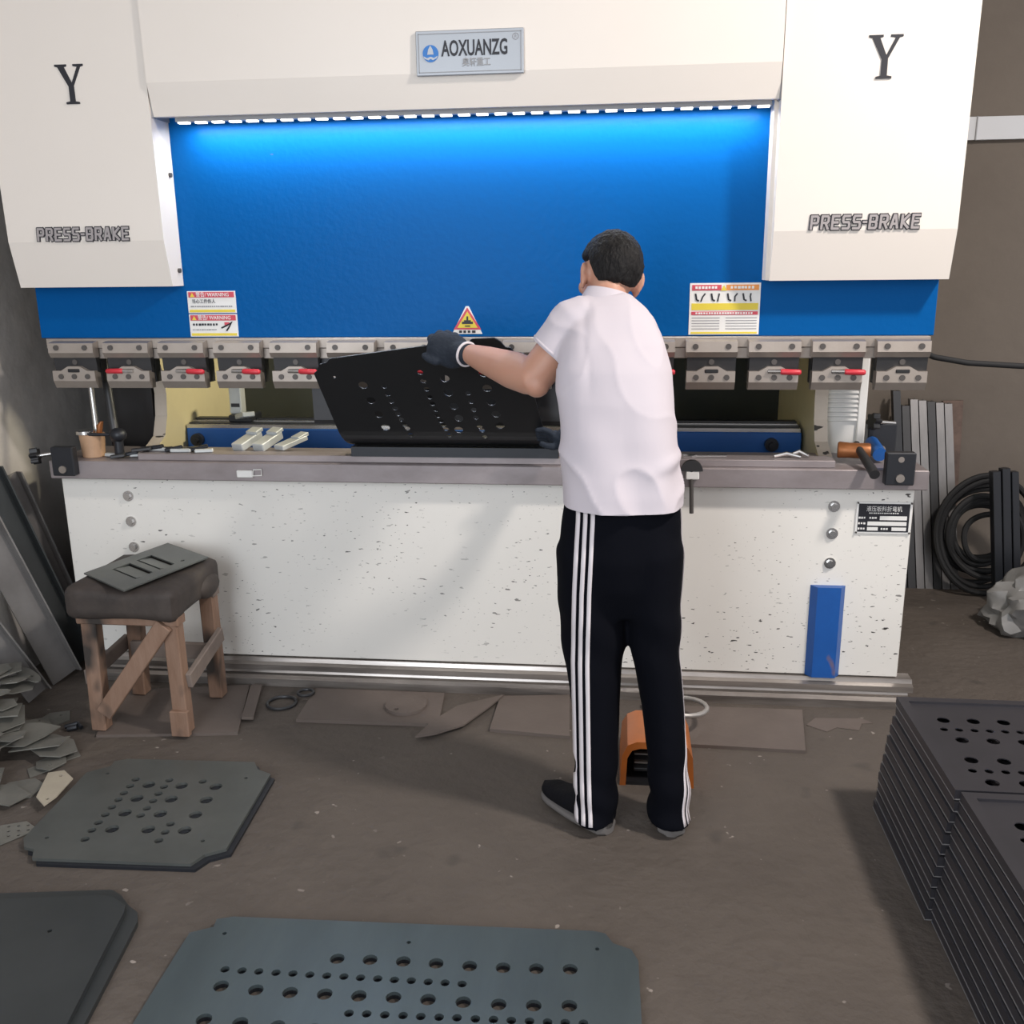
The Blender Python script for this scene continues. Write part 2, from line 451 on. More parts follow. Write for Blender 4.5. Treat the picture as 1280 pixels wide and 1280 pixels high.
for x in (1.364, 1.542):
    for z in (0.638, 0.744):
        MB().cyl((x, -0.004, z), (x, -0.010, z), 0.0035, 8).build('rivet', 'bolt', np_)

# table, die rail
tb = MB().box(-1.56, 1.577, -0.05, 0.25, 0.80, 0.868, 0.003).build('table', 'table_steel', PB)
dr = MB()
dr.box(-1.225, 1.275, -0.022, 0.05, 0.868, 0.893, 0.002)
dr.box(-1.225, 1.275, 0.085, 0.105, 0.868, 0.885)
dr.build('die_rail', 'table_steel', PB)
db = MB()
db.prism([(-0.034, 0.893), (0.034, 0.893), (0.034, 0.928), (0.012, 0.928), (0.0, 0.914), (-0.012, 0.928), (-0.034, 0.928)], 'x', -0.412, 0.33)
db.build('v_die', 'black_oxide', PB)

# side frames with the C-shaped throat
for s in (-1, 1):
    prof = [(0.02, 0.10), (1.18, 0.10), (1.18, 2.55), (0.02, 2.55), (0.02, 1.34), (0.10, 1.335)]
    for k in range(9):
        a = R(100 - 20 * k)
        prof.append((0.115 + 0.20 * max(0, math.cos(a) * 1.0 + 0.0) if k not in (0, 8) else 0.13, 1.07 + 0.255 * math.sin(a)))
    prof += [(0.10, 0.80), (0.02, 0.795)]
    x0, x1 = (-1.305, -1.255) if s < 0 else (1.258, 1.306)
    f = MB().prism(prof, 'x', x0, x1)
    o = f.build('side_frame', 'cream_frame', PB)
    o.data.materials.append(M['cream_edge'])
    for p in o.data.polygons:
        if abs(p.normal.x) < 0.5: p.material_index = 1
# back panel; black box standing in for the shade left of the frame
MB().box(-1.255, 1.258, 1.12, 1.16, 0.10, 2.5).build('rear_panel', 'interior_dark', PB)
MB().box(-1.50, -1.31, 0.30, 1.1, 0.10, 1.34).build('gap_shade_box', 'black_plastic', PB)

# ram
ram = MB().box(-1.555, 1.562, 0.0, 0.09, 1.312, 2.45, 0.002).build('ram', 'blue_ram', PB)
cb = MB(); cb.box(-1.52, 1.545, -0.030, 0.06, 1.277, 1.312, 0.002); cb.box(-1.50, 1.545, -0.024, 0.05, 1.240, 1.277, 0.002)
cb.build('clamp_beam', 'clamp_steel', PB)
pn = MB(); pn.prism([(-0.012, 1.24), (0.014, 1.24), (0.010, 1.02), (0.0, 1.005), (-0.006, 1.02)], 'x', -0.55, 0.52)
pn.build('punch', 'dark_steel', PB)

# clamps: shared meshes, one part each with bolts and lever as sub-parts
def clamp_meshes():
    b = MB(); b.prism([(-0.030, 0.058), (-0.066, 0.052), (-0.070, 0.018), (-0.058, 0.0), (-0.030, 0.0)], 'x', -0.086, 0.082)
    up = b.mesh('upper_block'); up.materials.append(M['clamp_steel'])
    b = MB(); b.prism([(-0.026, 0.0), (-0.052, 0.0), (-0.046, -0.050), (-0.026, -0.056)], 'x', -0.080, 0.080); b.box(-0.08, 0.08, -0.02, 0.02, -0.09, 0.0)
    wd = b.mesh('wedge'); wd.materials.append(M['dark_steel'])
    b = MB(); b.prism([(-0.082, -0.046), (-0.050, -0.046), (-0.022, -0.030), (0.022, -0.030), (0.050, -0.046), (0.078, -0.046), (0.078, -0.082), (-0.082, -0.082)], 'y', -0.066, -0.024)
    b.prism([(-0.066, -0.082), (-0.024, -0.082), (-0.024, -0.108), (-0.052, -0.108)], 'x', -0.082, 0.078)
    lp = b.mesh('lower_plate'); lp.materials.append(M['clamp_steel'])
    b = MB(); b.cyl((0, 0.004, 0), (0, -0.004, 0), 0.0095, 12)
    bt = b.mesh('bolt'); bt.materials.append(M['bolt'])
    b = MB(); b.box(-0.022, 0.022, -0.003, 0.003, -0.006, 0.006, 0.002)
    sl = b.mesh('slot'); sl.materials.append(M['black_plastic'])
    b = MB(); b.tube([(0, 0, 0), (0.045, -0.004, 0.0)], 0.0065, 8)
    lv = b.mesh('lever'); lv.materials.append(M['bright_steel'])
    b = MB(); b.tube([(0.040, -0.004, 0), (0.045, -0.004, 0), (0.10, -0.009, -0.001), (0.106, -0.0095, -0.001)], [0.007, 0.0095, 0.0095, 0.006], 10)
    gp = b.mesh('lever_grip'); gp.materials.append(M['red_grip']); gp.shade_smooth()
    return up, wd, lp, bt, sl, lv, gp
CM = clamp_meshes()
levers = {1: -1, 2: 1, 3: 1, 4: 1, 5: 1, 6: 1, 7: 1, 8: 1, 9: 1, 10: 1, 12: 1, 13: 1}
for i in range(15):
    x = -1.405 + 0.2043 * i
    c = link('punch_clamp', CM[0], None, PB)
    c.location = (x, -0.002, 1.247)
    def sub(nm, me, loc=(0, 0, 0), rz=0):
        q = bpy.data.objects.new(nm, me); COL.objects.link(q); q.parent = c; q.location = loc; q.rotation_euler = (0, 0, rz)
    sub('wedge', CM[1]); sub('lower_plate', CM[2])
    for dx in (-0.055, 0.052): sub('bolt', CM[3], (dx, -0.069, 0.036))
    for dx in (-0.050, 0.0, 0.050): sub('bolt', CM[3], (dx, -0.066, -0.066))
    sub('bolt', CM[3], (0.0, -0.050, -0.016))
    sub('slot', CM[4], (0.0, -0.067, -0.045))
    if i in levers:
        s = levers[i]
        sub('lever', CM[5], (-0.022 * s, -0.072, -0.046), 0 if s > 0 else math.pi)
        sub('lever_grip', CM[6], (-0.022 * s, -0.072, -0.046), 0 if s > 0 else math.pi)

# side covers
def cover(x0, x1):
    prof = [(0.0, 1.493), (-0.085, 1.493), (-0.120, 1.645), (-0.150, 2.95), (0.0, 2.95)]
    return MB().prism(prof, 'x', x0, x1).build('side_cover', 'cream', PB)
def letter_y(cx, parent):
    z0, z1 = 2.077, 2.197; h = z1 - z0
    def tr_(p): return (cx + (p[0] - 0.5) * 0.098, z0 + p[1] * h)
    poly = [(0, 1), (.42, 1), (.42, .95), (.33, .93), (.545, .53), (.78, .93), (.64, .95), (.64, 1), (1, 1), (1, .95), (.90, .93), (.60, .46), (.60, .07), (.74, .05), (.74, 0), (.28, 0), (.28, .05), (.42, .07), (.42, .44), (.10, .93), (0, .95)]
    b = MB(); b.prism([tr_(p) for p in poly], 'y', -0.1345, -0.128)
    o = b.build('letter', 'ink_black', parent)
    return o
GLYPH = {'P': [[(0, 0), (0, 1), (.85, 1), (1, .9), (1, .58), (.85, .46), (0, .46)]],
         'R': [[(0, 0), (0, 1), (.85, 1), (1, .9), (1, .6), (.85, .48), (0, .48)], [(.55, .48), (1, 0)]],
         'E': [[(1, 1), (0, 1), (0, 0), (1, 0)], [(0, .5), (.85, .5)]],
         'S': [[(1, 1), (.12, 1), (0, .88), (0, .62), (.12, .5), (.88, .5), (1, .38), (1, .12), (.88, 0), (0, 0)]],
         'B': [[(0, 0), (0, 1), (.85, 1), (1, .88), (1, .62), (.88, .5), (1, .38), (1, .12), (.85, 0), (0, 0)], [(0, .5), (.88, .5)]],
         'A': [[(0, 0), (.42, 1), (.62, 1), (1, 0)], [(.2, .32), (.85, .32)]],
         'K': [[(0, 0), (0, 1)], [(1, 1), (.1, .48), (1, 0)]], '-': [[(.1, .5), (.9, .5)]]}
def block_lettering(body, cx, z0, w, h, parent):
    """heavy squared lettering: a dark outline with a grey face in front"""
    adv = [0.55 if c == '-' else 1.0 for c in body]; unit = w / sum(adv)
    for half, y0, y1, m in ((0.0066, -0.1240, -0.1205, 'ink_black'), (0.0036, -0.1256, -0.1236, 'letter_grey')):
        b = MB(); x = cx - w / 2; k = 0
        for c, a in zip(body, adv):
            gw = unit * a * 0.60; gx = x + unit * a * 0.20
            for line in GLYPH[c]:
                P = [(gx + p[0] * gw + 0.06 * h * p[1], z0 + p[1] * h) for p in line]
                for p, q in zip(P, P[1:]):
                    d = Vector((q[0] - p[0], q[1] - p[1])).normalized() * half; n = Vector((-d.y, d.x))
                    b.prism([(p[0] - d.x * .7 + n.x, p[1] - d.y * .7 + n.y), (q[0] + d.x * .7 + n.x, q[1] + d.y * .7 + n.y), (q[0] + d.x * .7 - n.x, q[1] + d.y * .7 - n.y), (p[0] - d.x * .7 - n.x, p[1] - d.y * .7 - n.y)], 'y', y0 - 0.00001 * k, y1); k += 1
            x += unit * a
        b.build('lettering', m, parent)
for s, x0, x1, tx, yx in ((-1, -1.553, -0.995, -1.279, -1.253), (1, 1.012, 1.565, 1.285, 1.304)):
    c = cover(x0, x1)
    letter_y(yx, c)
    block_lettering('PRESS-BRAKE', tx, 1.650, 0.335, 0.037, c)
    jx = x1 if s < 0 else x0
    for z in (1.86, 1.545):
        MB().cyl((jx - 0.004 * s * -1, -0.03, z), (jx + 0.008 * (1 if s < 0 else -1), -0.03, z), 0.008, 10).build('screw', 'bolt', c)
# narrow jamb strip beside the right cover
MB().box(1.000, 1.012, -0.075, 0.0, 1.495, 2.04).build('jamb', 'cream', PB)

# hood over the ram with the light strip
hd = MB().prism([(0.0, 2.045), (-0.095, 2.033), (-0.114, 2.033), (-0.143, 2.132), (-0.160, 2.95), (0.0, 2.95)], 'x', -0.990, 1.008).build('hood', 'cream', PB)
for x in (-0.9925, 1.010):
    MB().box(x - 0.0025, x + 0.0025, -0.12, 0.0, 2.03, 2.95).build('seam', 'ink_grey', hd)
ls = MB().box(-0.93, 0.99, -0.088, -0.062, 2.020, 2.034).build('light_strip', 'ink_grey', PB)
lm = MB().box(-0.018, 0.018, -0.010, 0.010, -0.004, 0.002).mesh('led_module'); lm.materials.append(M['led'])
for i in range(33):
    q = bpy.data.objects.new('led_module', lm); COL.objects.link(q); q.parent = ls; q.location = (-0.905 + i * 0.0585, -0.076, 2.019)
area('light_strip_light', (0.03, -0.062, 2.008), (0.03, -0.005, 1.75), 1.88, 0.02, 9.0, (0.93, 0.97, 1.0))

# brand sign
sg = MB().box(-0.103, 0.232, -0.1560, -0.1440, 2.122, 2.250, 0.002).build('brand_sign', 'sign_grey', PB)
fr = MB()
for (x0, x1, z0, z1) in ((-0.095, 0.224, 2.2395, 2.2415), (-0.095, 0.224, 2.1305, 2.1325), (-0.095, -0.093, 2.1305, 2.2415), (0.222, 0.224, 2.1305, 2.2415)):
    fr.box(x0, x1, -0.1575, -0.1555, z0, z1)
fr.build('border', 'ink_grey', sg)
stand_text('lettering', 'AOXUANZG', 0.062, (0.079, -0.1568, 2.196), 'ink_black', sg, width=0.205, extrude=0.0012, offset=0.0012)
stand_text('lettering', '奥轩重工', 0.026, (0.085, -0.1568, 2.156), 'ink_grey', sg, width=0.088, extrude=0.001, offset=0.0004)
lg = MB().prism(circle(-0.057, 2.185, 0.0245, 28), 'y', -0.1585, -0.1550).build('logo', 'logo_blue', sg)
lw = MB()
lw.prism([(-0.057, 2.208), (-0.050, 2.196), (-0.047, 2.182), (-0.067, 2.182), (-0.064, 2.196)], 'y', -0.1595, -0.1580)
lw.prism([(-0.079, 2.178), (-0.068, 2.172), (-0.057, 2.176), (-0.046, 2.172), (-0.035, 2.178), (-0.038, 2.171), (-0.050, 2.166), (-0.057, 2.170), (-0.064, 2.166), (-0.076, 2.171)], 'y', -0.1595, -0.1580)
lw.build('logo_mark', 'sign_grey', sg)
MB().tube([(0.207 + 0.009 * math.cos(a), -0.1565, 2.226 + 0.009 * math.sin(a)) for a in [2 * math.pi * k / 20 for k in range(20)]], 0.001, 6, closed=True).build('registered_ring', 'ink_grey', sg)
stand_text('lettering', 'R', 0.013, (0.207, -0.1565, 2.226), 'ink_grey', sg, extrude=0.0006)

# warning labels on the ram
def label_box(parent, x0, x1, z0, z1, m, d=0.0035, nm='print'):
    return MB().box(x0, x1, -d, -0.0005, z0, z1).build(nm, m, parent)
for z0, z1 in ((1.398, 1.474), (1.316, 1.394)):
    L = MB().box(-0.985, -0.808, -0.002, 0.001, z0, z1).build('warning_label', 'white_print', PB)
    label_box(L, -0.980, -0.813, z1 - 0.022, z1 - 0.003, 'label_red', nm='band')
    label_box(L, -0.980, -0.813, z0 + 0.003, z0 + 0.012, 'label_yellow', nm='band')
    stand_text('lettering', '警告/ WARNING', 0.018, (-0.892, -0.004, z1 - 0.013), 'white_print', L, width=0.12, extrude=0.0006)
    MB().prism([(-0.974, z1 - 0.020), (-0.958, z1 - 0.020), (-0.966, z1 - 0.006)], 'y', -0.0045, -0.003).build('triangle', 'label_yellow', L)
    if z0 > 1.39:
        stand_text('lettering', '当心工件伤人', 0.016, (-0.925, -0.003, z0 + 0.040), 'ink_black', L, width=0.085, extrude=0.0005)
        dashes(L, -0.897, z0 + 0.023, 0.155, 0.005, -0.003, 'ink_grey', 20)
    else:
        dashes(L, -0.925, z0 + 0.042, 0.095, 0.008, -0.003, 'ink_black', 9)
        dashes(L, -0.930, z0 + 0.024, 0.09, 0.004, -0.003, 'ink_grey', 14)
        MB().tube([(-0.868, -0.003, z0 + 0.030), (-0.845, -0.003, z0 + 0.040), (-0.828, -0.003, z0 + 0.052), (-0.842, -0.003, z0 + 0.030), (-0.850, -0.003, z0 + 0.020)], 0.003, 6).build('pictogram', 'ink_black', L)
        MB().box(-0.856, -0.838, -0.0035, -0.001, z0 + 0.040, z0 + 0.050).build('pictogram', 'label_red', L)
L = MB().box(0.767, 0.998, -0.002, 0.001, 1.317, 1.486).build('warning_label', 'white_print', PB)
label_box(L, 0.774, 0.870, 1.462, 1.480, 'label_red', nm='band'); label_box(L, 0.886, 0.992, 1.462, 1.480, 'label_orange', nm='band')
MB().prism([(0.868, 1.461), (0.888, 1.461), (0.878, 1.479)], 'y', -0.0045, -0.003).build('triangle', 'label_yellow', L)
dashes(L, 0.822, 1.471, 0.075, 0.009, -0.004, 'white_print', 7)
dashes(L, 0.940, 1.471, 0.08, 0.009, -0.004, 'white_print', 7)
for k, x in enumerate((0.800, 0.852, 0.905, 0.955)):
    P = MB()
    P.tube([(x - 0.014, -0.003, 1.452), (x - 0.010, -0.003, 1.432), (x - 0.002, -0.003, 1.428)], 0.003, 6)
    P.tube([(x + 0.004 + 0.003 * k, -0.003, 1.426), (x + 0.010, -0.003, 1.442), (x + 0.018 - 0.006 * (k % 2), -0.003, 1.452)], 0.0025, 6)
    P.build('pictogram', 'ink_black', L)
label_box(L, 0.774, 0.992, 1.398, 1.420, 'label_yellow', nm='band'); label_box(L, 0.774, 0.992, 1.382, 1.393, 'label_red', nm='band')
dashes(L, 0.883, 1.3875, 0.19, 0.006, -0.004, 'white_print', 22)
for k in range(5):
    label_box(L, 0.776, 0.868, 1.371 - k * 0.009, 1.3735 - k * 0.009, 'ink_grey', 0.003, 'print_line'); label_box(L, 0.888, 0.990, 1.371 - k * 0.009, 1.3735 - k * 0.009, 'ink_grey', 0.003, 'print_line')
label_box(L, 0.774, 0.992, 1.320, 1.326, 'label_yellow', nm='band')
# triangular warning label
L = MB().prism([(-0.040, 1.322), (0.066, 1.322), (0.020, 1.416), (0.010, 1.416)], 'y', -0.002, 0.001).build('warning_triangle', 'white_print', PB)
MB().prism([(-0.034, 1.337), (0.062, 1.337), (0.015, 1.412)], 'y', -0.003, -0.001).build('red_border', 'label_red', L)
MB().prism([(-0.021, 1.343), (0.050, 1.343), (0.015, 1.398)], 'y', -0.004, -0.002).build('yellow_field', 'label_yellow', L)
P = MB(); P.box(-0.004, 0.034, -0.005, -0.003, 1.356, 1.364); P.box(0.003, 0.027, -0.005, -0.003, 1.364, 1.369); P.box(0.006, 0.024, -0.005, -0.003, 1.347, 1.351); P.box(0.012, 0.018, -0.005, -0.003, 1.369, 1.382)
P.build('pictogram', 'ink_black', L)
dashes(L, 0.015, 1.3295, 0.06, 0.009, -0.003, 'ink_black', 4)

# back gauge
bgm = MB().box(-1.25, 1.245, 0.45, 0.60, 0.70, 0.908, 0.004).build('back_gauge_beam', 'blue_paint', PB)
g = MB(); g.box(-1.25, 1.24, 0.455, 0.480, 0.908, 0.922); g.box(-1.25, 1.24, 0.52, 0.545, 0.908, 0.930)
g.build('guide_rail', 'bright_steel', bgm)
g = MB(); g.box(-1.25, 1.24, 0.482, 0.518, 0.908, 0.926); g.box(-1.25, 1.24, 0.547, 0.59, 0.908, 0.936)
g.build('guide_cover', 'black_plastic', bgm)
for x in (-1.20, 1.13):
    b = MB(); b.cyl((x, 0.45, 0.862), (x, 0.425, 0.862), 0.026, 16); b.cyl((x, 0.425, 0.862), (x, 0.405, 0.862), 0.013, 8)
    b.build('clamp_knob', 'black_oxide', bgm, True)
gf = MB(); gf.box(-1.085, -0.985, 0.50, 0.62, 0.925, 0.955, 0.004)
gfo = gf.build('gauge_carriage', 'black_oxide', PB)
gs = MB(); gs.box(-1.088, -1.036, 0.53, 0.58, 0.955, 1.075, 0.004); gs.box(-1.085, -1.039, 0.523, 0.532, 0.965, 0.972); gs.build('gauge_finger', 'light_grey_metal', gfo)
gs = MB(); gs.beam((-1.03, 0.50, 0.95), (-0.955, 0.40, 0.975), 0.05, 0.02, b=0.003); gs.build('gauge_finger', 'light_grey_metal', gfo)
MB().box(-1.080, -1.044, 0.527, 0.531, 0.985, 1.000).build('gauge_slot', 'ink_black', gfo)
# second gauge carriage, partly hidden by the worker
gfo2 = MB().box(0.20, 0.34, 0.50, 0.62, 0.93, 0.955, 0.004).build('gauge_carriage', 'black_oxide', PB)
MB().box(0.22, 0.36, 0.56, 0.60, 0.955, 1.13, 0.004).build('gauge_plate', 'white_print', gfo2)

# unseen glowing box and fill light added behind the ram to brighten the throat
rl = MB().box(0.10, 0.30, 0.55, 0.63, 1.93, 1.96, 0.004).build('throat_fill', 'led', PB)
area('throat_fill_light', (0.20, 0.60, 1.92), (-1.25, 0.72, 1.0), 0.20, 0.08, 26, (1.0, 0.90, 0.66))

# electrical cabinet with louvres on the right frame
ec = MB().box(1.308, 1.458, 0.36, 0.80, 0.80, 1.34, 0.004).build('electrical_cabinet', 'white_print', PB)
MB().box(1.424, 1.452, 0.345, 0.36, 0.80, 1.34, 0.003).build('cabinet_trim', 'white_print', ec)
lvm = MB(); lvm.prism([(0.0, 0.0), (-0.012, -0.010), (-0.012, -0.013), (0.0, -0.016)], 'x', -0.055, 0.055)
lvm = lvm.mesh('louvre'); lvm.materials.append(M['white_print'])
MB().box(1.315, 1.421, 0.3585, 0.3605, 0.975, 1.11).build('vent_opening', 'ink_grey', ec)
for k in range(8):
    q = bpy.data.objects.new('louvre', lvm); COL.objects.link(q); q.parent = ec; q.location = (1.368, 0.3585, 1.105 - 0.0172 * k)

# stop blocks at the ends of the table
def stop_block(x0, x1, y0, y1, z0, z1, knob, kd):
    o = MB().box(x0, x1, y0, y1, z0, z1, 0.004).build('stop_block', 'black_oxide', PB)
    xm = (x0 + x1) / 2
    MB().cyl((xm, y0 + 0.002, z0 + 0.025), (xm, y0 - 0.006, z0 + 0.025), 0.014, 14).build('screw', 'machined_steel', o, True)
    if knob:
        kx, ky, kz = knob
        MB().cyl((kx, ky, kz), (kx + kd[0], ky + kd[1], kz + kd[2]), 0.007, 10).build('spindle', 'bright_steel', o, True)
        b = MB()
        lobes = [((0.026 + 0.006 * math.cos(6 * a)) * math.cos(a), (0.026 + 0.006 * math.cos(6 * a)) * math.sin(a)) for a in [2 * math.pi * i / 48 for i in range(48)]]
        d = Vector(kd).normalized(); u = d.orthogonal().normalized(); w = d.cross(u); c0 = Vector((kx, ky, kz))
        n = len(lobes); vs_ = [c0 + u * p[0] + w * p[1] - d * t for t in (-0.012, 0.014) for p in lobes]
        b.add(vs_, [tuple(range(n)), tuple(range(n, 2 * n))] + [(i, (i + 1) % n, (i + 1) % n + n, i + n) for i in range(n)])
        b.build('knob', 'black_plastic', o)
    return o
stop_block(-1.528, -1.442, -0.085, -0.05, 0.818, 0.925, (-1.585, -0.085, 0.892), (0.10, 0.03, 0.012))
o = stop_block(1.425, 1.520, -0.085, -0.05, 0.824, 0.935, None, None)
MB().cyl((1.472, -0.086, 0.912), (1.472, -0.080, 0.912), 0.010, 12).build('screw', 'machined_steel', o)
stop_block(1.43, 1.53, 0.20, 0.25, 0.868, 0.985, (1.445, 0.19, 0.995), (0.08, 0.03, -0.01))
MB().cyl((1.44, 0.06, 0.90), (1.44, 0.18, 0.92), 0.024, 16).build('spring_stop', 'blue_paint', PB, True)
# slanted support rods and a clamp at the left end
r_ = MB(); r_.cyl((-1.480, 0.16, 1.25), (-1.452, 0.115, 0.875), 0.011, 10); r_.build('guide_rod', 'bright_steel', PB, True)
r_ = MB(); r_.cyl((-1.385, 0.10, 1.25), (-1.325, 0.02, 0.93), 0.016, 12); r_.build('guide_rod', 'dark_steel', PB, True)
r_ = MB(); r_.cyl((-1.322, 0.03, 0.868), (-1.322, 0.03, 0.96), 0.018, 12); r_.ball((-1.315, 0.02, 0.955), 0.032, 0.028, 0.026); r_.cyl((-1.42, 0.0, 0.958), (-1.31, 0.02, 0.955), 0.006, 8)
r_.build('rod_clamp', 'black_oxide', PB, True)

# measured outlines and hole centres (metres)
PLATE_A_OUTLINE = [(-1.022, -0.679), (-0.604, -0.662), (-0.577, -0.705), (-0.526, -0.730), (-0.507, -1.124), (-0.555, -1.155), (-0.562, -1.170), (-0.576, -1.200), (-1.015, -1.216), (-1.035, -1.177), (-1.068, -1.169), (-1.095, -1.130), (-1.111, -0.773), (-1.055, -0.728), (-1.058, -0.698)]
PLATE_A_SMALL = [(-0.934, -0.800), (-0.932, -0.839), (-0.931, -0.879), (-0.929, -0.916), (-0.927, -0.957), (-0.926, -0.997), (-0.925, -1.037), (-0.923, -1.076), (-0.919, -1.119), (-0.827, -0.795), (-0.826, -0.833), (-0.824, -0.873), (-0.822, -0.913), (-0.821, -0.953), (-0.821, -0.991), (-0.714, -1.025), (-0.711, -1.066), (-0.710, -1.106), (-0.720, -0.793)]
PLATE_A_LARGE = [(-0.878, -0.826), (-0.877, -0.904), (-0.874, -0.982), (-0.869, -1.064), (-0.775, -0.822), (-0.772, -0.898), (-0.768, -0.977), (-0.765, -1.057), (-0.667, -0.818), (-0.665, -0.893), (-0.663, -0.973), (-0.660, -1.051)]
PLATE_A_TINY = [(-0.594, -0.760), (-0.587, -1.096), (-1.030, -1.122), (-1.041, -0.773)]
PLATE_B_OUTLINE = [(-0.456, -1.749), (-0.460, -1.461), (-0.411, -1.436), (-0.415, -1.408), (-0.377, -1.395), (0.500, -1.363), (0.528, -1.369), (0.546, -1.401), (0.588, -1.418), (0.604, -1.454), (0.608, -1.644)]
PLATE_B_LARGE = [(-0.082, -1.514), (-0.006, -1.510), (0.071, -1.508), (0.147, -1.507), (0.224, -1.508), (0.300, -1.506), (0.375, -1.502), (0.451, -1.496), (-0.314, -1.623), (-0.233, -1.627), (-0.155, -1.627), (-0.078, -1.624), (-0.002, -1.622), (0.074, -1.619), (0.150, -1.618), (0.227, -1.618), (0.304, -1.617), (0.379, -1.613), (0.455, -1.606), (-0.311, -1.720), (-0.231, -1.722), (-0.150, -1.723), (-0.071, -1.724)]
PLATE_B_SMALL = [(-0.326, -1.572), (-0.286, -1.572), (-0.247, -1.571), (-0.207, -1.571), (-0.168, -1.570), (-0.129, -1.570), (-0.090, -1.569), (-0.051, -1.568), (-0.013, -1.568), (0.026, -1.567), (0.064, -1.567), (0.102, -1.566), (0.140, -1.566), (0.178, -1.565), (0.216, -1.565), (-0.010, -1.673), (0.028, -1.671), (0.067, -1.670), (0.106, -1.668), (0.144, -1.667), (0.183, -1.665), (0.221, -1.663), (0.260, -1.662), (0.298, -1.660), (0.336, -1.659), (0.374, -1.657), (0.412, -1.656), (0.449, -1.654), (0.487, -1.652)]
PLATE_B_TINY = [(-0.375, -1.456), (0.070, -1.444), (0.510, -1.424)]
PLATE_C_TOP = [(-1.115, -1.413), (-0.985, -1.398), (-0.745, -1.361), (-0.708, -1.361), (-0.656, -1.393), (-0.647, -1.419), (-0.587, -1.772)]
PLATE_C_LOW = [(-1.146, -1.375), (-1.013, -1.359), (-0.733, -1.318), (-0.700, -1.336), (-0.659, -1.374), (-0.624, -1.397), (-0.608, -1.428), (-0.596, -1.508), (-0.561, -1.753)]
PILE_LARGE = [(1.404, -0.845), (1.483, -0.845), (1.570, -0.846), (1.421, -0.957), (1.499, -0.957), (1.574, -0.956), (1.427, -1.062), (1.504, -1.062), (1.433, -1.169)]
PILE_SMALL = [(1.388, -0.900), (1.426, -0.900), (1.465, -0.901), (1.503, -0.901), (1.542, -0.901), (1.581, -0.900), (1.397, -1.116), (1.437, -1.115), (1.475, -1.115), (1.515, -1.114)]
PILE2_HOLES = [(1.410, -1.336), (1.392, -1.392)]
F_a = [(-1.320, -0.169), (-0.847, -0.078), (-0.742, -0.458), (-1.222, -0.518)]
F_b = [(-0.581, -0.091), (-0.088, -0.091), (-0.066, -0.339), (-0.573, -0.347)]
F_c = [(0.120, -0.100), (0.375, -0.064), (0.392, -0.386), (0.116, -0.358)]
F_d = [(0.632, -0.122), (1.203, -0.117), (1.161, -0.416), (0.784, -0.406)]
F_bar = [(-0.832, -0.099), (-0.790, -0.095), (-0.723, -0.361), (-0.765, -0.364)]
F_almond = [(-0.125, -0.449), (-0.090, -0.329), (-0.021, -0.205), (0.067, -0.145), (0.135, -0.099), (0.095, -0.201), (0.025, -0.349), (-0.059, -0.420)]
F_disc = [(-0.282, -0.221), (-0.132, -0.208), (-0.225, -0.143), (-0.193, -0.289)]
F_ring = [(-0.751, -0.216), (-0.648, -0.207), (-0.722, -0.152), (-0.676, -0.281)]
F_ring2 = [(-0.638, -0.172), (-0.579, -0.167)]
F_scrapthin = [(1.203, -0.227), (1.427, -0.177)]
BONE = [(-1.176, -0.937), (-1.221, -0.801), (-1.179, -0.782), (-1.124, -0.826), (-1.116, -0.932), (-1.124, -0.981)]
PERFSCRAP = [(-1.203, -1.073), (-1.151, -1.039), (-1.101, -1.071), (-1.153, -1.147)]
HELD_LARGE = [(-0.298, 0.355), (-0.285, 0.286), (-0.270, 0.220), (-0.018, 0.322), (-0.007, 0.261), (0.003, 0.205), (0.112, 0.343), (0.120, 0.280), (0.131, 0.225)]
HELD_SMALL = [(-0.228, 0.350), (-0.222, 0.315), (-0.216, 0.281), (-0.209, 0.250), (-0.202, 0.223), (-0.196, 0.197), (-0.099, 0.411), (-0.094, 0.374), (-0.088, 0.338), (-0.083, 0.302), (-0.078, 0.272), (-0.072, 0.244), (-0.067, 0.216), (-0.189, 0.172), (-0.182, 0.154), (-0.060, 0.191), (-0.054, 0.170), (-0.048, 0.151), (0.061, 0.208), (0.069, 0.164), (0.076, 0.147), (-0.386, 0.390)]
HELD_SLOT = [(-0.234, 0.379), (-0.255, 0.171), (-0.032, 0.379), (0.132, 0.175), (0.145, 0.146), (0.005, 0.162)]
HELD_OUT = [(-0.409, 0.000), (-0.426, 0.129), (-0.453, 0.399), (-0.400, 0.454), (-0.057, 0.527), (0.087, 0.530), (0.177, 0.530), (0.189, 0.530), (0.243, 0.506), (0.264, 0.309), (0.281, 0.176), (0.312, 0.090)]

# ------------------------------------------------------------------ bars on the floor along the bed
b = MB(); b.prism([(-0.065, 0.0), (-0.008, 0.0), (-0.008, 0.052), (-0.022, 0.052), (-0.028, 0.040), (-0.050, 0.040), (-0.065, 0.030)], 'x', -1.50, 1.585)
tag(b.build('punch_bar', 'rail_steel'), 'long shiny steel punch bar lying on the floor along the press brake', 'steel bar')
b = MB(); b.prism([(-0.034, 0.053), (0.045, 0.053), (0.045, 0.094), (-0.010, 0.094), (-0.016, 0.080), (-0.034, 0.074)], 'x', -1.48, 1.60)
tag(b.build('die_bar', 'rail_steel'), 'long worn steel die bar tucked under the bottom edge of the white apron', 'steel bar')
b = MB().box(-1.45, 1.55, 0.0, 0.045, 0.0, 0.053)
tag(b.build('packing_bar', 'dark_steel'), 'dark packing bar under the long die bar below the apron', 'steel bar')

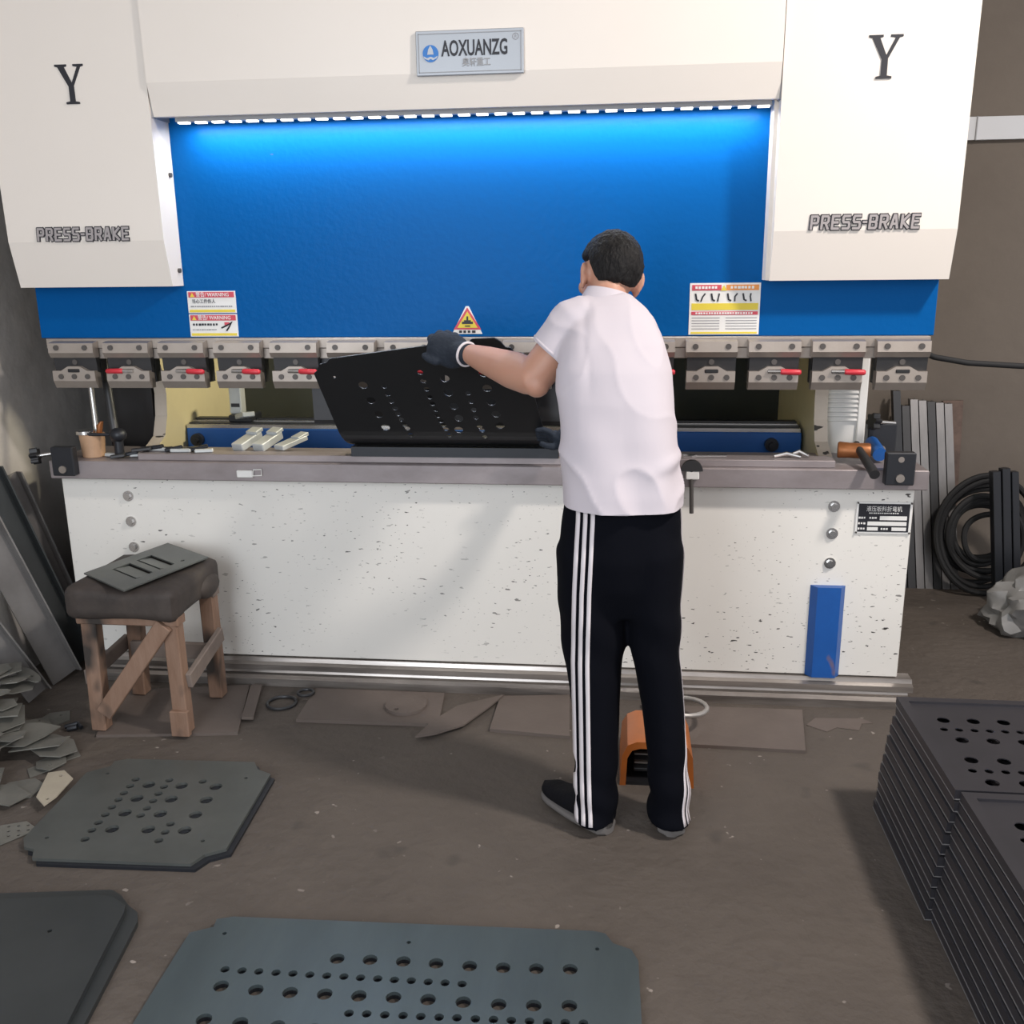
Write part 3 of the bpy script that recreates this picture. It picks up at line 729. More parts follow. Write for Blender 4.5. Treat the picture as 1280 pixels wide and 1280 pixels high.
# ------------------------------------------------------------------ sheets and offcuts on the floor
def floor_sheet(name, poly, t, z, m, label, cat, group=None, holes=()):
    me = sheet_mesh(name, poly, list(holes), t, lambda x, y, d: (x, y, z + t - d))
    o = link(name, me, m); tag(o, label, cat, group); return o
floor_sheet('steel_sheet', F_a, 0.010, 0.0, 'rusty_sheet', 'brown steel sheet on the floor under the wooden stool', 'metal sheet')
floor_sheet('steel_sheet', F_b, 0.012, 0.0, 'rusty_sheet', 'brown rectangular steel sheet with a round disc lying on it', 'metal sheet')
floor_sheet('steel_sheet', F_c, 0.012, 0.0, 'rusty_sheet', 'brown steel sheet on the floor between pointed offcut and worker', 'metal sheet')
floor_sheet('steel_sheet', F_d, 0.012, 0.0, 'rusty_sheet', 'brown steel sheet on the floor behind the foot pedal', 'metal sheet')
floor_sheet('flat_bar', F_bar, 0.010, 0.0105, 'rusty_sheet', 'short flat steel bar beside the thin rings on the floor', 'steel bar')
floor_sheet('pointed_offcut', F_almond, 0.006, 0.013, 'rusty_sheet', 'almond-shaped pointed steel offcut between two brown sheets', 'offcut')
floor_sheet('steel_disc', circle(-0.208, -0.215, 0.075, 28), 0.011, 0.0125, 'rusty_sheet', 'round steel disc lying on a brown rectangular sheet', 'offcut', holes=[circle(-0.232, -0.262, 0.009, 8)])
def ring(cx, cy, r, z, label):
    b = MB(); b.tube([(cx + r * math.cos(a), cy + r * math.sin(a), z) for a in [2 * math.pi * k / 32 for k in range(32)]], 0.006, 8, closed=True)
    tag(b.build('steel_ring', 'dark_steel', smooth=True), label, 'offcut')
ring(-0.672, -0.215, 0.052, 0.007, 'larger thin steel ring on the floor beside the flat bar')
ring(-0.602, -0.150, 0.028, 0.020, 'small thin steel ring at the corner of the brown sheet')
floor_sheet('thin_offcut', [(1.20, -0.215), (1.26, -0.26), (1.30, -0.225), (1.37, -0.24), (1.39, -0.19), (1.43, -0.18), (1.40, -0.15), (1.24, -0.16)], 0.003, 0.0, 'rusty_sheet', 'jagged thin steel offcut on the floor before the punch bar end', 'offcut')

# ------------------------------------------------------------------ perforated plates on the floor
def holes_of(large, small, tiny, rl, rs, rt):
    return [circle(x, y, rl, 16) for x, y in large] + [circle(x, y, rs, 12) for x, y in small] + [circle(x, y, rt, 8) for x, y in tiny]
HA = holes_of(PLATE_A_LARGE, PLATE_A_SMALL, PLATE_A_TINY, 0.0190, 0.0125, 0.006)
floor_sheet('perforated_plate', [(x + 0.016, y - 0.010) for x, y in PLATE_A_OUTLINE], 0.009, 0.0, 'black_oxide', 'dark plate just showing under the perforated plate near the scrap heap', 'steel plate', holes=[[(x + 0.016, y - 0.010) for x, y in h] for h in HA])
floor_sheet('perforated_plate', PLATE_A_OUTLINE, 0.009, 0.0095, 'plate_green', 'grey-green perforated steel plate with notched corners near the scrap heap', 'steel plate', holes=HA)
OB = PLATE_B_OUTLINE + [(0.600, -1.95), (-0.44, -1.95)]
HB = holes_of(PLATE_B_LARGE, PLATE_B_SMALL, PLATE_B_TINY, 0.0170, 0.0105, 0.0055)
HB += [circle(-0.002 + 0.077 * k, -1.724 + 0.001 * k, 0.017, 16) for k in range(1, 7)]
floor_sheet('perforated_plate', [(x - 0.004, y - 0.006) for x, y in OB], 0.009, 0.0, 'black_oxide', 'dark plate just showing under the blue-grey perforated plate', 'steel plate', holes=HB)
floor_sheet('perforated_plate', OB, 0.009, 0.0095, 'plate_blue', 'wide blue-grey perforated steel plate with long rows of round holes', 'steel plate', holes=HB)
floor_sheet('blank_plate', PLATE_C_LOW + [(-0.56, -1.95), (-1.25, -1.95)], 0.014, 0.0, 'plate_dark', 'lower of two dark blank plates with rounded corner, mostly covered', 'steel plate')
floor_sheet('blank_plate', PLATE_C_TOP + [(-0.57, -1.95), (-1.25, -1.95)], 0.014, 0.0145, 'plate_dark', 'upper of two dark blank steel plates with a tiny hole', 'steel plate', holes=[circle(-0.79, -1.50, 0.006, 8)])

# ------------------------------------------------------------------ stacks of folded trays
def tray_mesh(x0, x1, y0, y1, holes):
    """folded sheet: skirt, rim and a sunk perforated face"""
    h, rim, sink, t = 0.026, 0.026, 0.007, 0.0025
    b = MB()
    b.box(x0, x0 + t, y0, y1, -h, 0); b.box(x1 - t, x1, y0, y1, -h, 0)
    b.box(x0 + t, x1 - t, y0, y0 + t, -h, 0); b.box(x0 + t, x1 - t, y1 - t, y1, -h, 0)
    b.box(x0 + t, x0 + rim, y0 + t, y1 - t, -t, 0); b.box(x1 - rim, x1 - t, y0 + t, y1 - t, -t, 0)
    b.box(x0 + rim, x1 - rim, y0 + t, y0 + rim, -t, 0); b.box(x0 + rim, x1 - rim, y1 - rim, y1 - t, -t, 0)
    a0, a1, c0, c1 = x0 + rim, x1 - rim, y0 + rim, y1 - rim
    b.box(a0 - t, a0, c0, c1, -sink, -t); b.box(a1, a1 + t, c0, c1, -sink, -t); b.box(a0, a1, c0 - t, c0, -sink, -t); b.box(a0, a1, c1, c1 + t, -sink, -t)
    me0 = sheet_mesh('f', [(a0, c0), (a1, c0), (a1, c1), (a0, c1)], holes, t, lambda x, y, d: (x, y, -sink - d))
    b.add([v.co for v in me0.vertices], [tuple(p.vertices) for p in me0.polygons]); bpy.data.meshes.remove(me0)
    nb = len(b.f)
    b.box(x0 - 0.0008, x0 + t, y0 - 0.0008, y1 + 0.0008, -h, -h + 0.0026)
    b.box(x0, x1, y0 - 0.0008, y0, -h, -h + 0.0026)
    me = b.mesh('tray'); me.materials.append(M['tray_steel']); me.materials.append(M['cut_edge'])
    for p in me.polygons:
        if p.index >= nb: p.material_index = 1
    return me
rnd = random.Random(7)
TX0, TX1 = 1.335, 2.035
hb = []
for j, y in enumerate((-0.846, -0.957, -1.062, -1.169)):
    hb += [circle(TX0 + 0.09 + 0.012 * (j % 2) + 0.0775 * k, y, 0.0165, 12) for k in range(7)]
for y in (-0.900, -1.115):
    hb += [circle(TX0 + 0.075 + 0.0386 * k, y, 0.0105, 8) for k in range(13)]
tray = tray_mesh(TX0, TX1, -1.222, -0.722, hb)
NT = 12
for side, off in (('back', (0, 0)), ('front', (0.010, -0.508))):
    for k in range(NT):
        top = k == NT - 1
        o = bpy.data.objects.new('folded_tray', tray); COL.objects.link(o)
        z = 0.0275 + k * 0.0298
        j = (k - NT + 1) * 0.0032
        o.location = (off[0] + (0 if top else j + rnd.uniform(-0.004, 0.004)), off[1] + (0 if top else rnd.uniform(-0.004, 0.004)), z)
        if side == 'back':
            lab = 'topmost black perforated tray of the stack next to the press brake' if top else 'black folded tray below the top in the stack next to press brake'
        else:
            lab = 'topmost black perforated tray of the stack farther from the press brake' if top else 'black folded tray below the top in the stack farther from press brake'
        tag(o, lab, 'metal tray', None if top else ('trays in the stack next to the press brake' if side == 'back' else 'trays in the stack farther from the press brake'))

# ------------------------------------------------------------------ wooden stool and the part on it
ST = thing('wooden_stool', 'rough wooden stool with a dark greasy padded seat beside apron', 'stool', (-1.08, -0.33, 0))
LX0, LX1, LY0, LY1 = -1.225, -0.925, -0.470, -0.185
for (x, y) in ((LX0, LY0), (LX1, LY0), (LX0, LY1), (LX1, LY1)):
    MB().beam((x, y, 0.012), (x + (0.01 if x < -1 else -0.004), y, 0.435), 0.052, 0.050, up=(0, 1, 0), b=0.004).build('leg', 'wood', ST)
MB().beam((LX1 + 0.002, LY0 - 0.03, 0.012), (LX1 + 0.002, LY0 - 0.03, 0.105), 0.064, 0.022, up=(0, 1, 0), b=0.003).build('foot_patch', 'wood', ST)
MB().beam((LX0 + 0.035, LY0 - 0.036, 0.085), (LX1 - 0.015, LY0 - 0.036, 0.415), 0.058, 0.020, up=(0, 1, 0), b=0.003).build('diagonal_brace', 'wood', ST)
MB().box(LX0 - 0.03, LX1 + 0.03, LY0 - 0.028, LY0 + 0.028, 0.405, 0.440, 0.004).build('apron_rail', 'wood', ST)
MB().box(LX0 - 0.03, LX1 + 0.03, LY1 - 0.025, LY1 + 0.025, 0.405, 0.440, 0.004).build('apron_rail', 'wood_grey', ST)
MB().box(LX0, LX1, LY1 - 0.045, LY1 - 0.026, 0.175, 0.235, 0.003).build('stretcher', 'wood_grey', ST)
MB().beam((LX1 + 0.032, LY0, 0.20), (LX1 + 0.032, LY1, 0.26), 0.02, 0.055, b=0.003).build('stretcher', 'wood_grey', ST)
MB().beam((LX0 - 0.032, LY0, 0.20), (LX0 - 0.032, LY1, 0.22), 0.02, 0.055, b=0.003).build('stretcher', 'wood_grey', ST)
b = MB(); bm = bmesh.new(); bmesh.ops.create_cube(bm, size=2); bmesh.ops.subdivide_edges(bm, edges=list(bm.edges), cuts=11, use_grid_fill=True)
for p in bm.verts:
    q = Vector((p.co.x * 0.192, p.co.y * 0.200, p.co.z * 0.052)); r = 0.034; hx, hy, hz = 0.192 - r, 0.200 - r, 0.052 - r
    core = Vector((max(-hx, min(hx, q.x)), max(-hy, min(hy, q.y)), max(-hz, min(hz, q.z))))
    e = q - core
    q = core + (e.normalized() * r if e.length > 1e-6 else e)
    w = noise.noise(Vector((q.x * 7, q.y * 7, q.z * 9))) * 0.009
    sag = 0.016 * max(0, p.co.x - 0.3) * (1 if p.co.z < 0 else 0) + (0.010 if p.co.z < 0 and p.co.y < -0.5 else 0)
    p.co = (-1.085 + q.x, -0.330 + q.y, 0.490 + q.z + w - sag)
b.bm(bm); b.build('seat', 'leather', ST, True)
# folded flap of the seat cover hanging at the right
b = MB(); b.ball((-0.902, -0.24, 0.462), 0.030, 0.080, 0.042, seg=16)
b.build('seat_flap', 'leather', ST, True)

c0 = Vector((-1.258, -0.408)); ex = Vector((-1.030, -0.570)) - c0; ey = Vector((-1.136, -0.037)) - c0
def SP(u, v): q = c0 + ex * u + ey * v; return (q.x, q.y)
win = [[SP(0.22, 0.22), SP(0.80, 0.22), SP(0.80, 0.42), SP(0.22, 0.42)], [SP(0.22, 0.50), SP(0.80, 0.50), SP(0.80, 0.68), SP(0.22, 0.68)], [SP(*q) for q in circle(0.80, 0.78, 0.025, 8)]]
sp = thing('stamped_plate', 'flat grey steel plate with two window cut-outs lying on the stool', 'steel plate', (-1.1, -0.3, 0.55))
link('plate', sheet_mesh('plate', [SP(0, 0), SP(1, 0), SP(1, 1), SP(0, 1)], win, 0.005, lambda x, y, d: (x, y, 0.556 - d)), 'plate_green', sp)
for v0, v1 in ((0.24, 0.40), (0.52, 0.66)):
    p = [SP(0.24, v0), SP(0.78, v0), SP(0.78, v1), SP(0.24, v1)]
    bb = MB(); bb.add([(*p[0], 0.556), (*p[1], 0.556), (*p[2], 0.549), (*p[3], 0.549), (*p[0], 0.552), (*p[1], 0.552), (*p[2], 0.545), (*p[3], 0.545)],
                     [(0, 1, 2, 3), (7, 6, 5, 4), (0, 4, 5, 1), (1, 5, 6, 2), (2, 6, 7, 3), (3, 7, 4, 0)])
    bb.build('tab', 'plate_green', sp)

# ------------------------------------------------------------------ steel sections leaning on the left wall
def angle_bar(p0, p1, w, t, m, nm='web'):
    p0, p1 = Vector(p0), Vector(p1); d = (p1 - p0).normalized(); n = Vector((0.9, -0.44, 0)); n = (n - d * n.dot(d)).normalized()
    b = MB(); b.beam(p0, p1, w, t, up=n)
    s = d.cross(n).normalized()
    b.beam(p0 + s * (w / 2 - t / 2) + n * 0.018, p1 + s * (w / 2 - t / 2) + n * 0.018, t, 0.036, up=n)
    return b
bars = [((-1.600, -0.250, 0.0), (-1.760, -0.400, 0.50), 0.085, 'angle_steel', 'short bright angle section leaning in front of the others by wall'),
        ((-1.590, -0.085, 0.0), (-1.760, -0.260, 0.80), 0.110, 'angle_steel', 'broad brown-grey steel strip leaning on the left wall'),
        ((-1.605, 0.045, 0.0), (-1.762, -0.130, 0.84), 0.105, 'plate_dark', 'dark slotted steel strip leaning on the left wall'),
        ((-1.620, 0.155, 0.0), (-1.760, 0.000, 0.80), 0.070, 'angle_steel', 'narrow steel strip at the back of the leaning strips'),
        ((-1.690, -0.400, 0.0), (-1.765, -0.520, 0.36), 0.080, 'plate_blue', 'small bluish steel section leaning low against the left wall')]
for i, (p0, p1, w, m, lab) in enumerate(bars):
    n = Vector((0.9, -0.44, 0))
    lift = 0.017
    if i == 2:
        root = thing('leaning_strip', lab, 'steel bar', p0)
        angle_bar((p0[0], p0[1], lift), p1, w, 0.006, m).build('strip', m, root)
        d = Vector(p1) - Vector(p0); s = d.normalized().cross(n).normalized()
        for k in range(9):
            c = Vector(p0) + d * (0.30 + 0.075 * k) - s * 0.034 + n.normalized() * 0.005
            MB().beam(c - d.normalized() * 0.014, c + d.normalized() * 0.014, 0.009, 0.003, up=n).build('slot', 'black_plastic', root)
    else:
        o = angle_bar((p0[0], p0[1], lift), p1, w, 0.006, m).build('leaning_strip', m); tag(o, lab, 'steel bar')

# ------------------------------------------------------------------ scrap heap
rnd = random.Random(11)
def scrap_poly(r, kind):
    if kind == 0:
        n = rnd.randint(5, 8)
        return [(r * rnd.uniform(0.65, 1.1) * math.cos(2 * math.pi * i / n), r * rnd.uniform(0.45, 0.8) * math.sin(2 * math.pi * i / n)) for i in range(n)]
    if kind == 1:
        pts = []
        for i in range(24):
            a = 2 * math.pi * i / 24; k = 0.62 + 0.30 * math.cos(2 * a); pts.append((r * 1.15 * k * math.cos(a), r * 0.9 * (0.45 + 0.1 * math.cos(2 * a)) * math.sin(a)))
        return pts
    return [(-r, -r * 0.3), (r * 0.2, -r * 0.34), (r * 0.35, -r * 0.10), (r * 0.9, -r * 0.15), (r, r * 0.25), (-r * 0.8, r * 0.35)]
spots = []
for k in range(52):
    u = rnd.random(); v = rnd.random()
    x = -1.66 + 0.40 * u + 0.06 * v; y = -0.36 - 0.85 * v + 0.12 * (u - 0.5)
    if x < -1.66: x = -1.65
    if x > -1.26 or (x > -1.40 and y > -0.62): x -= 0.16
    spots.append((x, y))
spots.sort(key=lambda s: -s[0])
placed = []
for k, (x, y) in enumerate(spots):
    r = rnd.uniform(0.055, 0.115); kind = rnd.choice((0, 0, 1, 2))
    poly = scrap_poly(r, kind)
    hol = [circle(0.35 * r, 0, 0.006, 6)] if rnd.random() < 0.4 else []
    if hol and not inside(hol[0][0], poly): hol = []
    me = sheet_mesh('scrap', poly, hol, 0.004)
    rz = rnd.uniform(0, 6.28)
    low = 0.0
    near = [q for q in placed if abs(q[0] - x) < (q[3] + r) * 0.9 and abs(q[1] - y) < (q[3] + r) * 0.9]
    tilt = 0.0 if not near else rnd.uniform(0.04, 0.13)
    rot = Matrix.Rotation(tilt, 3, Vector((rnd.uniform(-1, 1), rnd.uniform(-1, 1), 0)).normalized()) @ Matrix.Rotation(rz, 3, 'Z')
    zz = [(rot @ v.co).z for v in me.vertices]; xx = [(rot @ v.co).x for v in me.vertices]; yy = [(rot @ v.co).y for v in me.vertices]
    box = (x + min(xx), x + max(xx), y + min(yy), y + max(yy))
    for q in placed:
        b_ = q[4]
        if box[0] < b_[1] - 0.02 and box[1] > b_[0] + 0.02 and box[2] < b_[3] - 0.02 and box[3] > b_[2] + 0.02: low = max(low, q[2])
    o = link('scrap_piece', me, 'scrap')
    o.rotation_euler = rot.to_euler(); z = low - min(zz) + 0.0006; o.location = (x, y, z)
    placed.append((x, y, z + max(zz), r, box))
    lab = {0: 'irregular grey steel offcut in the scrap heap by the left wall', 1: 'waisted grey steel offcut in the scrap heap by the left wall', 2: 'notched strip of grey steel in the scrap heap by the left wall'}[kind]
    tag(o, lab, 'offcut', ('irregular offcuts', 'waisted offcuts', 'notched strips')[kind] + ' in the scrap heap')
floor_sheet('scrap_piece', BONE, 0.004, 0.024, 'scrap_light', 'pale dog-bone shaped steel offcut with two holes beside scrap heap', 'offcut', holes=[circle(-1.17, -0.815, 0.006, 6), circle(-1.135, -0.945, 0.006, 6)])
ps = [(-1.215, -1.06), (-1.150, -1.030), (-1.095, -1.065), (-1.160, -1.155)]
floor_sheet('scrap_piece', ps, 0.003, 0.003, 'scrap', 'small perforated steel offcut on the floor beside the notched plate', 'offcut',
            holes=[circle(-1.185 + 0.026 * i + 0.014 * j, -1.062 - 0.022 * j + 0.006 * i, 0.005, 6) for i in range(3) for j in range(3) if inside((-1.185 + 0.026 * i + 0.014 * j, -1.062 - 0.022 * j + 0.006 * i), [(x * 0.86 + -1.155 * 0.14, y * 0.86 - 1.078 * 0.14) for x, y in ps])])
b = MB(); b.tube([(-1.36, -0.475, 0.012), (-1.32, -0.46, 0.020), (-1.30, -0.475, 0.012)], 0.008, 8); b.tube([(-1.345, -0.485, 0.010), (-1.315, -0.475, 0.014)], 0.010, 8)
tag(b.build('metal_clip', 'black_oxide', smooth=True), 'small black metal clip at the edge of the scrap heap', 'clip')

# ------------------------------------------------------------------ loose things on the table
HM = thing('copper_mallet', 'copper-headed mallet with a dark handle resting on the table edge', 'hammer', (1.35, 0.0, 0.87))
b = MB(); b.tube([(1.300, 0.075, 0.914), (1.306, 0.074, 0.914), (1.335, 0.066, 0.914), (1.365, 0.058, 0.914), (1.398, 0.049, 0.914), (1.404, 0.048, 0.914)], [0.026, 0.029, 0.027, 0.027, 0.029, 0.026], 16); b.build('head', 'copper', HM, True)
b = MB(); b.tube([(1.365, 0.09, 0.930), (1.366, 0.02, 0.915), (1.372, -0.07, 0.892), (1.376, -0.14, 0.872)], [0.013, 0.014, 0.016, 0.017], 12); b.build('handle', 'dark_steel', HM, True)

TN = thing('cork_tin', 'small tan pot with a silver lid on the left table end', 'pot', (-1.43, 0.04, 0.868))
b = MB(); b.loft([(-1.43, 0.04, 0.869, 0.040, 0.040), (-1.43, 0.04, 0.955, 0.046, 0.046)], 24); b.build('body', 'cork_tin', TN, True)
b = MB(); b.loft([(-1.448, 0.03, 0.956, 0.034, 0.034), (-1.448, 0.03, 0.968, 0.034, 0.034)], 20); b.build('lid', 'bright_steel', TN, True)
b = MB(); b.loft([(-1.405, 0.05, 0.956, 0.010, 0.010), (-1.400, 0.05, 0.985, 0.012, 0.012), (-1.39, 0.05, 1.0, 0.006, 0.006)], 12); b.build('nozzle', 'copper', TN, True)

WR = thing('open_wrench', 'thin bright spanner lying on the die rail beside the worker', 'spanner', (0.86, 0.07, 0.885))
b = MB(); b.beam((0.80, 0.023, 0.8965), (0.915, 0.028, 0.8965), 0.012, 0.005, b=0.001); b.build('shank', 'bright_steel', WR)
b = MB(); b.prism([(0.765, 0.010), (0.795, 0.005), (0.812, 0.021), (0.795, 0.041), (0.765, 0.035), (0.785, 0.029), (0.785, 0.017)], 'z', 0.8935, 0.900); b.build('jaw', 'bright_steel', WR)

for k, x in enumerate((-0.865, -0.785)):
    o = thing('gauge_stop', 'pale stepped gauge block standing behind the die rail', 'gauge block', (x, 0.1, 0.885), 'gauge blocks behind the die rail')
    b = MB(); b.beam((x - 0.010, 0.06, 0.902), (x + 0.030, 0.17, 0.935), 0.052, 0.030, b=0.003); b.build('body', 'light_grey_metal', o)
    b = MB(); b.beam((x + 0.018, 0.135, 0.943), (x + 0.033, 0.175, 0.956), 0.05, 0.014, b=0.002); b.build('lip', 'light_grey_metal', o)
b = MB(); b.beam((-0.715, 0.06, 0.903), (-0.655, 0.17, 0.925), 0.05, 0.018, b=0.002); b.beam((-0.675, 0.13, 0.925), (-0.65, 0.18, 0.938), 0.04, 0.014, b=0.002)
tag(b.build('gauge_stop', 'light_grey_metal'), 'slim tilted gauge block next to the pair of stepped blocks', 'gauge block')
rnd = random.Random(3)
for k in range(13):
    x = -1.34 + 0.030 * k; y = rnd.uniform(0.055, 0.085)
    if k < 4: y = rnd.uniform(-0.01, 0.06)
    base = 0.870 if k < 4 else 0.8935
    if k >= 4: y = rnd.uniform(0.0, 0.03)
    a = rnd.uniform(-0.9, 0.9); L = rnd.uniform(0.025, 0.05)
    b = MB(); b.beam((x - L * math.cos(a), y - 0.4 * L * math.sin(a), base + 0.007), (x + L * math.cos(a), y + 0.4 * L * math.sin(a), base + 0.007 + 0.006 * (k % 3)), rnd.uniform(0.014, 0.024), 0.013, b=0.003)
    m = ('light_grey_metal', 'dark_steel', 'black_oxide')[k % 3]
    tag(b.build('loose_part', m), {'light_grey_metal': 'small pale metal part in the clutter on the table near the tan pot', 'dark_steel': 'small dark grey metal part in the clutter on the table near tan pot', 'black_oxide': 'small black metal part in the clutter on the table near tan pot'}[m], 'metal part', m.replace('_', ' ') + ' parts in the table clutter')
for k, (x, y, L) in enumerate(((1.12, 0.02, 0.045), (1.165, 0.035, 0.03))):
    b = MB(); b.tube([(x - L, y, 0.899 + 0.004 * k), (x, y + 0.012, 0.906 + 0.005 * k), (x + L, y - 0.01, 0.899)], [0.005, 0.008, 0.005], 8)
    tag(b.build('loose_part', 'bright_steel', smooth=True), 'bright metal finger lying on the die rail near the mallet', 'metal part', 'bright fingers near the mallet')
# white clip on the table edge
CL = thing('white_clip', 'small white clip with a wire loop on the table edge', 'clip', (-0.79, -0.06, 0.83))
MB().box(-0.835, -0.775, -0.062, -0.0505, 0.815, 0.842, 0.003).build('body', 'white_print', CL)
MB().tube([(-0.775, -0.056, 0.822), (-0.742, -0.057, 0.824), (-0.742, -0.057, 0.846), (-0.772, -0.056, 0.844)], 0.0025, 6, closed=True).build('loop', 'white_print', CL)
# magnetic bracket on the table edge beside the worker
MG = thing('magnet_hook', 'half-round dark magnet bracket with a hanging rod on table edge', 'bracket', (0.79, -0.06, 0.83))
MB().prism([(0.790 + 0.037 * math.cos(a), 0.862 + 0.037 * math.sin(a)) for a in [math.pi * k / 14 for k in range(15)]], 'y', -0.075, -0.0505).build('plate', 'dark_steel', MG)
MB().box(0.770, 0.815, -0.074, -0.0505, 0.832, 0.861, 0.003).build('block', 'white_print', MG)
MB().cyl((0.788, -0.066, 0.875), (0.794, -0.066, 0.712), 0.0075, 10).build('rod', 'bolt', MG, True)

# ------------------------------------------------------------------ right-hand corner
for k in range(7):
    x = 1.885 + 0.040 * k; h = (0.93, 0.86, 0.89, 0.885, 0.88, 0.875, 0.87)[k]
    m = ('black_oxide', 'dark_steel', 'bundle_steel', 'bundle_steel', 'dark_steel', 'bundle_steel', 'bundle_steel')[k]
    b = MB(); b.prism([(x, 1.30), (x + 0.035, 1.30), (x + 0.035, 1.345), (x + 0.026, 1.345), (x + 0.023, 1.315), (x + 0.012, 1.315), (x + 0.010, 1.345), (x, 1.345)], 'z', 0.0, h)
    me = b.mesh('s')
    for v in me.vertices:
        v.co.y += 0.24 * v.co.z / 0.9 - 0.01; v.co.x -= 0.045 * v.co.z / 0.9 - 0.03
    o = link('steel_profile', me, m)
    tag(o, {'black_oxide': 'black steel profile standing at the end of the bundle by the wall', 'dark_steel': 'dark steel profile standing in the bundle against the back wall', 'bundle_steel': 'grey steel profile standing in the bundle against the back wall'}[m], 'steel bar', None if k == 0 else m.replace('_', ' ') + ' profiles in the standing bundle')
b = MB().beam((2.20, 1.57, 0.0), (2.172, 1.60, 0.875), 0.095, 0.025, up=(0, 1, 0)); tag(b.build('worn_plank', 'plank_worn'), 'stained worn plank leaning on the back wall behind the bars', 'plank')
b = MB().box(1.60, 1.62, 0.32, 0.36, 0.0, 0.62); tag(b.build('flat_strip', 'light_grey_metal'), 'thin pale strip standing beside the machine end', 'steel bar')
HC = thing('hose_coil', 'large coil of black hose standing by the back wall', 'hose', (2.28, 1.2, 0))
hr = random.Random(5)
for k in range(9):
    r = 0.262 - 0.019 * k; cx = 2.27 + hr.uniform(-0.018, 0.018); cz = 0.285 + hr.uniform(-0.012, 0.012); yy = 1.19 + 0.016 * (k % 4); ph = hr.uniform(0, 6)
    b = MB(); b.tube([(cx + r * (1 + 0.05 * math.sin(2 * a + ph)) * math.cos(a) * 0.92, yy + 0.20 * (0.30 + r * math.sin(a)) + 0.012 * math.sin(3 * a + ph), cz + r * (1 + 0.05 * math.sin(2 * a + ph)) * math.sin(a)) for a in [2 * math.pi * i / 40 for i in range(40)]], 0.0135, 8, closed=True)
    b.build('loop', 'rubber', HC, True)
for k, (x, h, w) in enumerate(((2.235, 0.62, 0.035), (2.275, 0.635, 0.035), (2.315, 0.62, 0.03))):
    b = MB().beam((x + 0.06, 1.08, 0.0), (x, 1.14, h), w, 0.05, up=(0, 1, 0), b=0.002)
    tag(b.build('black_post', 'black_oxide'), 'black upright steel post standing in front of the hose coil', 'post', 'black posts before the hose coil')
# crumpled plastic bag
bm = bmesh.new(); bmesh.ops.create_icosphere(bm, subdivisions=4, radius=1)
for p in bm.verts:
    q = p.co.copy(); w = 1 + 0.28 * noise.noise(q * 2.2) + 0.16 * noise.noise(q * 5.0) + 0.08 * abs(noise.noise(q * 11))
    p.co = (2.335 + q.x * 0.19 * w, 0.76 + q.y * 0.17 * w, max(0.002, 0.13 + q.z * 0.155 * w + 0.05 * q.x))
tag(MB().bm(bm).build('plastic_bag', 'plastic_bag', smooth=True), 'crumpled grey plastic sack lying on the floor near the hose coil', 'bag')
# air hose running off from the ram
b = MB(); b.tube([(1.53, 0.05, 1.262), (1.60, 0.10, 1.232), (1.72, 0.12, 1.210), (1.90, 0.13, 1.198), (2.3, 0.2, 1.20), (3.2, 0.5, 1.30)], 0.010, 10)
tag(b.build('air_hose', 'rubber', smooth=True), 'black hose running from the end of the clamp beam to the right', 'hose')

# ------------------------------------------------------------------ foot pedal
FP = thing('foot_pedal', 'orange hooded foot pedal on the floor between the worker\'s feet', 'pedal', (0.67, -0.55, 0))
b = MB()
x0, x1 = 0.560, 0.785
prof_o = [(x0, 0.0), (x0 + 0.006, 0.10), (x0 + 0.022, 0.135), (x0 + 0.05, 0.148), (x1 - 0.05, 0.148), (x1 - 0.022, 0.135), (x1 - 0.006, 0.10), (x1, 0.0)]
prof_i = [(x1 - 0.018, 0.0), (x1 - 0.022, 0.092), (x1 - 0.036, 0.118), (x1 - 0.06, 0.126), (x0 + 0.06, 0.126), (x0 + 0.036, 0.118), (x0 + 0.022, 0.092), (x0 + 0.018, 0.0)]
n = len(prof_o); vs_ = []
for y, s in ((-0.665, 1.0), (-0.45, 1.0), (-0.40, 0.80)):
    vs_ += [(x, y, z * s) for x, z in prof_o] + [(x, y, z * s) for x, z in reversed(prof_i)]
fs_ = []
for k in range(2):
    for i in range(n - 1):
        a = k * 2 * n + i; c = a + 2 * n
        fs_.append((a, a + 1, c + 1, c)); fs_.append((a + n, c + n, c + n + 1, a + n + 1))
    for i in (0, n - 1):
        a = k * 2 * n + i; fs_.append((a, a + n, a + n + 2 * n, a + 2 * n))
for i in range(n - 1):
    fs_.append((i, i + n, i + n + 1, i + 1))
    a = 4 * n + i; fs_.append((a, a + 1, a + n + 1, a + n))
b.add(vs_, fs_); b.build('hood', 'orange_plastic', FP, True)
MB().box(x0 + 0.02, x1 - 0.02, -0.66, -0.41, 0.0, 0.012).build('base', 'black_plastic', FP)
MB().box(x0 + 0.02, x1 - 0.02, -0.425, -0.41, 0.012, 0.10).build('back_plate', 'black_plastic', FP)
b = MB(); b.beam((0.672, -0.63, 0.035), (0.672, -0.46, 0.065), 0.14, 0.012, b=0.002); b.build('treadle', 'dark_steel', FP)
for y in (-0.61, -0.57): MB().box(0.605, 0.74, y - 0.006, y + 0.006, 0.046 + (y + 0.63) * 0.18, 0.052 + (y + 0.63) * 0.18).build('tread_bar', 'machined_steel', FP)
b = MB(); pts = [(0.665, -0.41, 0.06)]
for k in range(0, 23):
    a = R(255 - 17 * k); pts.append((0.752 + 0.102 * math.cos(a), -0.275 + 0.105 * math.sin(a), 0.030 + 0.0035 * k))
b.tube(pts, 0.0085, 10); b.build('conduit', 'hose_metal', FP, True)
